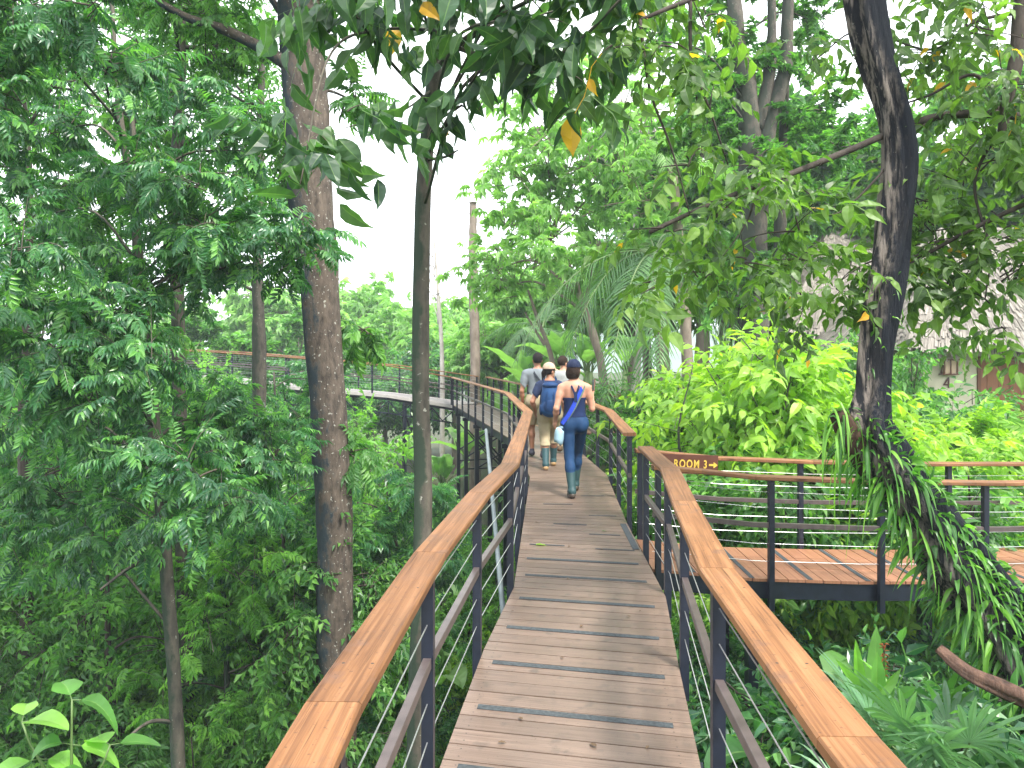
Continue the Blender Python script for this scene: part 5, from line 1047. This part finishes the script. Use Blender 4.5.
# lime shrub
shrub('lime_shrub', 'big bright lime green shrub behind the room sign', 'shrub', (3.45, 10.9, -1.1), 3.3, 1.3, 12, 'simple', 'fine', .58, M['leaf_lime'], M['bark_slim2'], 241, ntw=4, per=4, low=.3)
shrub('lime_shrub', 'lime green shrub filling the gap between the sign and the far branch', 'shrub', (3.3, 13.6, -1.3), 2.9, 1.0, 11, 'simple', 'mid', .5, M['leaf_lime'], M['bark_slim2'], 242, ntw=4, per=4)
shrub('lime_shrub', 'lime green shrub directly behind the epiphyte covered stem', 'shrub', (4.3, 10.2, -1.0), 2.1, 1.0, 11, 'simple', 'mid', .5, M['leaf_lime'], M['bark_slim2'], 243, ntw=4, per=4)
shrub('lime_shrub', 'yellowish green shrub below the wall lantern of the hut', 'shrub', (6.3, 11.6, -1.0), 1.35, 1.15, 11, 'simple', 'mid', .5, M['leaf_lime'], M['bark_slim2'], 244, ntw=4, per=4)
shrub('lime_shrub', 'yellowish green shrub in front of the wooden hut door', 'shrub', (8.0, 12.4, -1.0), 1.45, 1.15, 11, 'pinnate', 'mid', .42, M['leaf_lime'], M['bark_slim2'], 245, ntw=5, per=6)
e1 = shrub('garden_shrub', 'x', 'shrub', (0, 0, 0), 1.7, .95, 8, 'simple', 'mid', .34, M['leaf_mid'], M['bark_dark'], 251, ntw=4, per=6); e2 = shrub('garden_shrub', 'x', 'shrub', (0, 0, 0), 1.4, .9, 8, 'simple', 'mid', .32, M['leaf_lime'], M['bark_dark'], 252, ntw=3, per=5)
place(e1, [(2.8, 10.6), (3.6, 9.7), (5.2, 9.8), (6.6, 10.2), (4.6, 13.5), (6.2, 14.5), (7.6, 14.2), (3.4, 13.8), (3.0, 16.4), (5.2, 16.2), (8.3, 16.6), (6.8, 17.0), (5.5, 18.5), (10.4, 13.2), (12, 15.2), (9.0, 11.6), (7.9, 18.6), (6.9, 20.5), (8.2, 21.4)], 'mid green garden shrub between the side boardwalk and the huts', 'garden shrubs by the huts', .95, 1.45)
place(e2, [(2.5, 9.5), (3.1, 10.0), (4.2, 9.2), (5.8, 9.3), (7.2, 10.8), (3.9, 12.2), (5.4, 12.2), (9.3, 12.8), (8.8, 10.6), (2.6, 13.4), (10.6, 15.6)], 'light green garden shrub between the side boardwalk and the huts', 'light green garden shrubs', .85, 1.3)
rplant('heliconia', 'upright big leaved plant standing in front of the wooden hut door', 'plant', (8.9, 13.6, -.85), 9, 1.3, .34, M['leaf_pale'], 261, prof=LONG, el=(.9, 1.45), wav=.05, droop=(.1, .5), pet=.75)
rplant('heliconia', 'big leaved plant below the wall lantern', 'plant', (6.95, 12.6, -.85), 8, 1.0, .24, M['leaf_lime'], 262, prof=LONG, el=(.7, 1.3), wav=.05, droop=(.2, .7), pet=.6)
for x, y, s in ((7.7, 15.8, (1.1, 1.1, 1.75)), (8.15, 17.3, (.9, .9, 1.7)), (7.3, 17.2, (1.1, 1.1, 1.6))): copy_tree(e1, (x, y, GZ(x, y)), s[2], s, 'tall green garden shrub against the side wall of the hut', 'tall shrubs against the hut side')
# understorey beneath the side boardwalk
def at(px, D, dz=0): x = (px - 512) / F * D; return (x, D, GZ(x, D) + dz)
fp = []
def fanpalm(label, loc, n, Lp, Rr, seed, lm, az=(0, 6.28), el=(.25, 1.1)):
    r = np.random.default_rng(seed); t = empty('fan_palm', loc); tag(t, label, 'palm'); sk_ = MB(); rooted(sk_, loc, .05, .0)
    if sk_.c: sk_.obj('trunk', M['bark_dark'], t, True)
    for i in range(n):
        a = az[0] + (az[1] - az[0]) * (i + .5) / n + r.uniform(-.2, .2); e = r.uniform(*el); d = (math.cos(a) * math.cos(e), math.sin(a) * math.cos(e), math.sin(e)); mb = MB(); st = MB(); fan(mb, st, (0, 0, 0), d, Lp * r.uniform(.75, 1.15), Rr * r.uniform(.8, 1.1), r); f = mb.obj('fan_leaf', lm, t); st.obj('leaf_stalk', M['stalk'], f, True)
    return t
fanpalm('grey green fan palm with stiff split leaves under the leaning tree', (at(945, 4.7)[0], 4.7, -.95), 10, .55, .58, 301, M['leaf_blue'])
fanpalm('low fan palm with drooping split leaves beside the dead branch', (at(905, 4.2)[0], 4.2, -1.05), 9, .5, .5, 302, M['leaf_blue'], el=(-.1, .8))
fanpalm('small green fan palm at the foot of the leaning tree', (at(1010, 3.9)[0], 3.9, -1.15), 8, .5, .48, 303, M['leaf_palm'])
k1 = rplant('understorey_plant', 'x', 'plant', (0, 0, 0), 10, .78, .27, M['leaf_mid'], 311, prof=PT, el=(.3, 1.25)); k2 = rplant('understorey_plant', 'x', 'plant', (0, 0, 0), 12, .8, .10, M['leaf_palm'], 312, prof=LONG, el=(.5, 1.35), droop=(.5, 1.3), pet=.2); k3 = shrub('understorey_shrub', 'x', 'shrub', (0, 0, 0), .95, .55, 8, 'simple', 'mid', .26, M['leaf_dark'], M['bark_dark'], 313, ntw=3, per=6)
k4 = shrub('fern_clump', 'x', 'fern', (0, 0, 0), .5, .5, 7, 'pinnate', 'mid', .42, M['leaf_mid'], M['stalk'], 314, ntw=2, per=4, droop=.1)
U = lambda n, c, d: field_pts(n, .75, 7.5, 2.4, 8.8, left=False, dmin=d, cond=lambda x, y: x > 1.3 + max(0, 3 - y) * 0 and x < .72 * y + 1.3 and c(x, y))
place(k1, U(30, lambda x, y: True, .45), 'dark broad leaved plant in the shade below the side boardwalk', 'dark broad leaved plants below the side boardwalk', .8, 1.5)
place(k2, U(20, lambda x, y: True, .5), 'narrow leaved plant in the shade below the side boardwalk', 'narrow leaved plants below the side boardwalk', .8, 1.4)
place(k3, U(34, lambda x, y: True, .42), 'small leaved dark shrub below the side boardwalk', 'dark shrubs below the side boardwalk', .9, 1.6)
place(k4, U(16, lambda x, y: True, .5), 'fern clump in the shade below the side boardwalk', 'ferns below the side boardwalk', .9, 1.5)
rplant('ginger_plant', 'ginger plant with one tall upright leaf below the side boardwalk', 'plant', (at(872, 6.2)[0], 6.2, -1.6), 5, 1.0, .16, M['leaf_fresh'], 321, prof=LONG, el=(1.25, 1.5), droop=(.0, .2), pet=.2)
rplant('broad_leaf_plant', 'very broad oval leaves spreading just below the side boardwalk', 'plant', (at(820, 6.0)[0], 6.0, -1.7), 7, .95, .42, M['leaf_mid'], 322, prof=PT, el=(.5, 1.0), droop=(.4, .8), pet=.9)
# small ginger flower
fl = empty('red_flower', tuple(wx(884, 660, 5.6))); tag(fl, 'small orange red ginger flower spike among the dark leaves', 'flower')
mb = MB(); tube(mb, [(0, 0, -.9), (.01, 0, -.4), (0, 0, .02)], [.008, .007, .005], 5); mb.obj('flower_stem', M['stalk'], fl)
mb = MB(); rr_ = np.random.default_rng(4); n = 26; put(mb, leaf_t('low'), np.stack([np.zeros(n), np.zeros(n), np.linspace(-.12, .12, n)], 1), rr_.normal(size=(n, 3)) + [0, 0, .4], (0, 0, 1), .042, .016); mb.obj('petals', plain('orange red petals', (.42, .12, .03), .6), fl)
# near bright sapling top at the corner
r = np.random.default_rng(6); b = foot(60, 4.3); t = empty('broad_leaf_sapling', tuple(b)); tag(t, 'bright broad leaved sapling top in the lower corner by the forest drop', 'sapling'); mb = MB(); st = MB(); o = np.array(b)
for a_, e_ in (((70, 900), (72, 700)), ((70, 900), (22, 722)), ((70, 900), (110, 745))):
    q = smooth_path([np.zeros(3), wx(*a_, 4.3) - o, wx(*e_, 4.25) - o], 14); tube(st, q, np.linspace(.018, .005, 14), 6)
    for j in range(10):
        p = q[13 - j // 2 * 2]; a = 2.1 * j + r.uniform(-.4, .4); d = np.array([math.cos(a), math.sin(a) * .8, r.uniform(-.25, .5)]); tube(st, [p, p + d * .05], [.003, .002], 4, cap=False)
        blades(mb, p + d * .05, d, np.cross(d, [0, 0, 1.0]), r.uniform(.2, .36), r.uniform(.11, .17), r.uniform(.2, .8), rows=10, fold=.25, prof=PT)
st.obj('stem', M['stalk'], t, True); mb.obj('foliage', M['leaf_fresh'], t)
# ------------------------------------------------------------------ woods behind
LT = 'rounded dense crowned tree in the woods beyond the huts and palms'
def bgtree(seed, H, rad, lm, kind='tuft', L=.7, n=22, label='x'):
    r = np.random.default_rng(seed); cl = []
    for i in range(n):
        v = unit(r.normal(size=3)); v[2] = v[2] * .8 + .1; cl.append((np.array([0, 0, H * .66]) + v * rad * [1, 1, .95] * r.uniform(.35, .95), rad * .36, 12, 7))
    return tree('woodland_tree', label, 'tree', (0, 0, 0), [(0, 0, -.5), (.1, .1, H * .35), (0, 0, H * .75)], [.2, .15, .05], cl, kind, 'low', L, lm, M['bark_far'], None, seed, tr=.02, limb_r=.07, sep=False)
w1 = bgtree(401, 8.5, 2.9, M['leaf_mid']); w2 = bgtree(402, 8.0, 2.7, M['leaf_pale'], 'palmate', .85, 18); w3 = bgtree(403, 7, 2.5, M['leaf_dark'], 'simple', .75); 
rr_ = np.random.default_rng(55)
def ring(proto, pts, label, group, s0, s1):
    for i, (x, y) in enumerate(pts):
        s = rr_.uniform(s0, s1); a = rr_.uniform(0, 6.28); z = GZ(x, y)
        if not proto.get('placed'): proto.location = (x, y, z); proto.rotation_euler = (0, 0, a); proto.scale = (s, s, s); proto['placed'] = 1; tag(proto, label, None, group)
        else: copy_tree(proto, (x, y, z), a, s, label, group)
ring(w1, [(8.5, 31), (13, 27), (6.3, 26), (17, 25), (15.5, 31), (20, 30), (19, 21), (10.5, 36)], LT, 'dense trees beyond the huts', 1.15, 1.55)
ring(w3, [(6.6, 37), (10, 40), (22, 36), (26, 30), (14, 38), (18, 16.5)], 'dark tree in the woods beyond the huts and palms', 'dark trees beyond the huts', 1.15, 1.5)
ring(w2, [(4.2, 27.5), (1.6, 31.5), (-.6, 33.5), (7.4, 27), (11.5, 32)], 'pale green umbrella leaved tree in the grove beyond the walkers', 'pale trees beyond the walkers', .8, 1.1)
ring(w1, [(-14, 33), (-19, 31), (-24, 34), (-28, 38), (-10.5, 38), (-22, 42)], 'dense tree standing lower behind the ramp', 'dense trees behind the ramp', .85, 1.05)
ring(w3, [(-6.5, 40), (-16, 40), (-4.2, 36), (-12, 45), (-30, 46), (-8.5, 33.5)], 'dark tree standing lower behind the ramp', 'dark trees behind the ramp', .75, .95)
ring(w2, [(-9, 48), (-13.5, 52), (-5.5, 50), (-3.2, 44), (-18, 56), (-26, 54), (-7.2, 58), (-11, 60), (-2.5, 55)], 'hazy pale tree far behind the ramp', 'hazy trees far behind the ramp', 1.25, 1.75)

# ------------------------------------------------------------------ fallen leaves on the boards
fr = np.random.default_rng(90); litter = plain('dry leaf litter', (.10, .06, .03), .8)
for i, (x, y, l, c) in enumerate([(.22, 7.15, .10, 'leaf_lime'), (.05, 3.75, .035, 'leaf_dark'), (.62, 3.5, .03, 'leaf_dark'), (.55, 2.95, .03, 'leaf_dark'), (.8, 5.2, .04, 'leaf_dark'), (.45, 6.1, .035, 'leaf_dark'), (.9, 7.7, .05, 'leaf_right'), (.3, 4.5, .03, 'leaf_dark')] + [(float(np.interp(y_, [2.6, 8], [.25, .7]) + fr.uniform(-.5, .5)), y_, fr.uniform(.02, .05), 'leaf_dark') for y_ in fr.uniform(2.7, 9.0, 12)]):
    mb = MB(); put(mb, leaf_t('fine', .1, .1), [(0, 0, 0)], (math.cos(i * 2.1), math.sin(i * 2.1), .02), (0, 0, 1), l, l * .5, [.5]); f = mb.obj('fallen_leaf', M[c] if i in (0, 6) else litter, None); f.location = (x, y, .009)
    tag(f, 'bright green fallen leaf lying on the boards before the gate' if i == 0 else 'tiny fallen leaf scrap on the boards', 'leaf', None if i == 0 else 'leaf scraps on the boards')
mb = MB(); box(mb, (0, 14, 8), (2400, 2400, 66)); hz_, nt, out = newmat('haze air'); pv = nt.nodes.new('ShaderNodeVolumePrincipled'); pv.inputs['Color'].default_value = (.86, .93, 1, 1); pv.inputs['Density'].default_value = .0013; nt.links.new(pv.outputs[0], out.inputs['Volume'])
tag(mb.obj('haze', hz_), kind='stuff')
# ------------------------------------------------------------------ light
w = bpy.data.worlds.new('World'); scn.world = w; w.use_nodes = True; nt = w.node_tree
bg = nt.nodes['Background']; sky = nt.nodes.new('ShaderNodeTexSky'); sky.sky_type = 'NISHITA'; sky.sun_disc = False
EL, AZ = R(56), R(148)      # sun high, behind the viewer, on the side of the hut
sky.sun_elevation = EL; sky.sun_rotation = AZ; sky.dust_density = 4; sky.air_density = 1.0
# bright overcast: a cloud sheet covers most of the sky
tc = nt.nodes.new('ShaderNodeTexCoord'); no = N(nt, 'ShaderNodeTexNoise', Scale=1.6, Detail=5.0); nt.links.new(tc.outputs['Generated'], no.inputs['Vector'])
cl = ramp(nt, no.outputs[0], [(.3, (10.5, 11.3, 12.2)), (.7, (13.5, 13.9, 14.2))])
mx = mixc(nt, .9, sky.outputs[0], cl.outputs[0]); nt.links.new(mx, bg.inputs[0]); bg.inputs[1].default_value = .1
sun = bpy.data.lights.new('sun', 'SUN'); sun.energy = 2.6; sun.angle = R(10); sun.color = (1, .96, .88); so = bpy.data.objects.new('sun', sun); C.objects.link(so)
dv = Vector((math.sin(AZ) * math.cos(EL), math.cos(AZ) * math.cos(EL), math.sin(EL))); so.rotation_euler = dv.to_track_quat('Z', 'Y').to_euler(); so.location = dv * 60
vs = scn.view_settings; vs.view_transform = 'Standard'; vs.look = 'None'; vs.exposure = EXPO; vs.gamma = 1; vs.use_curve_mapping = False
cy = scn.cycles; cy.max_bounces = 7; cy.diffuse_bounces = 4; cy.glossy_bounces = 2; cy.transmission_bounces = 4; cy.transparent_max_bounces = 4
cy.use_adaptive_sampling = True; cy.use_denoising = True; cy.caustics_reflective = False; cy.caustics_refractive = False
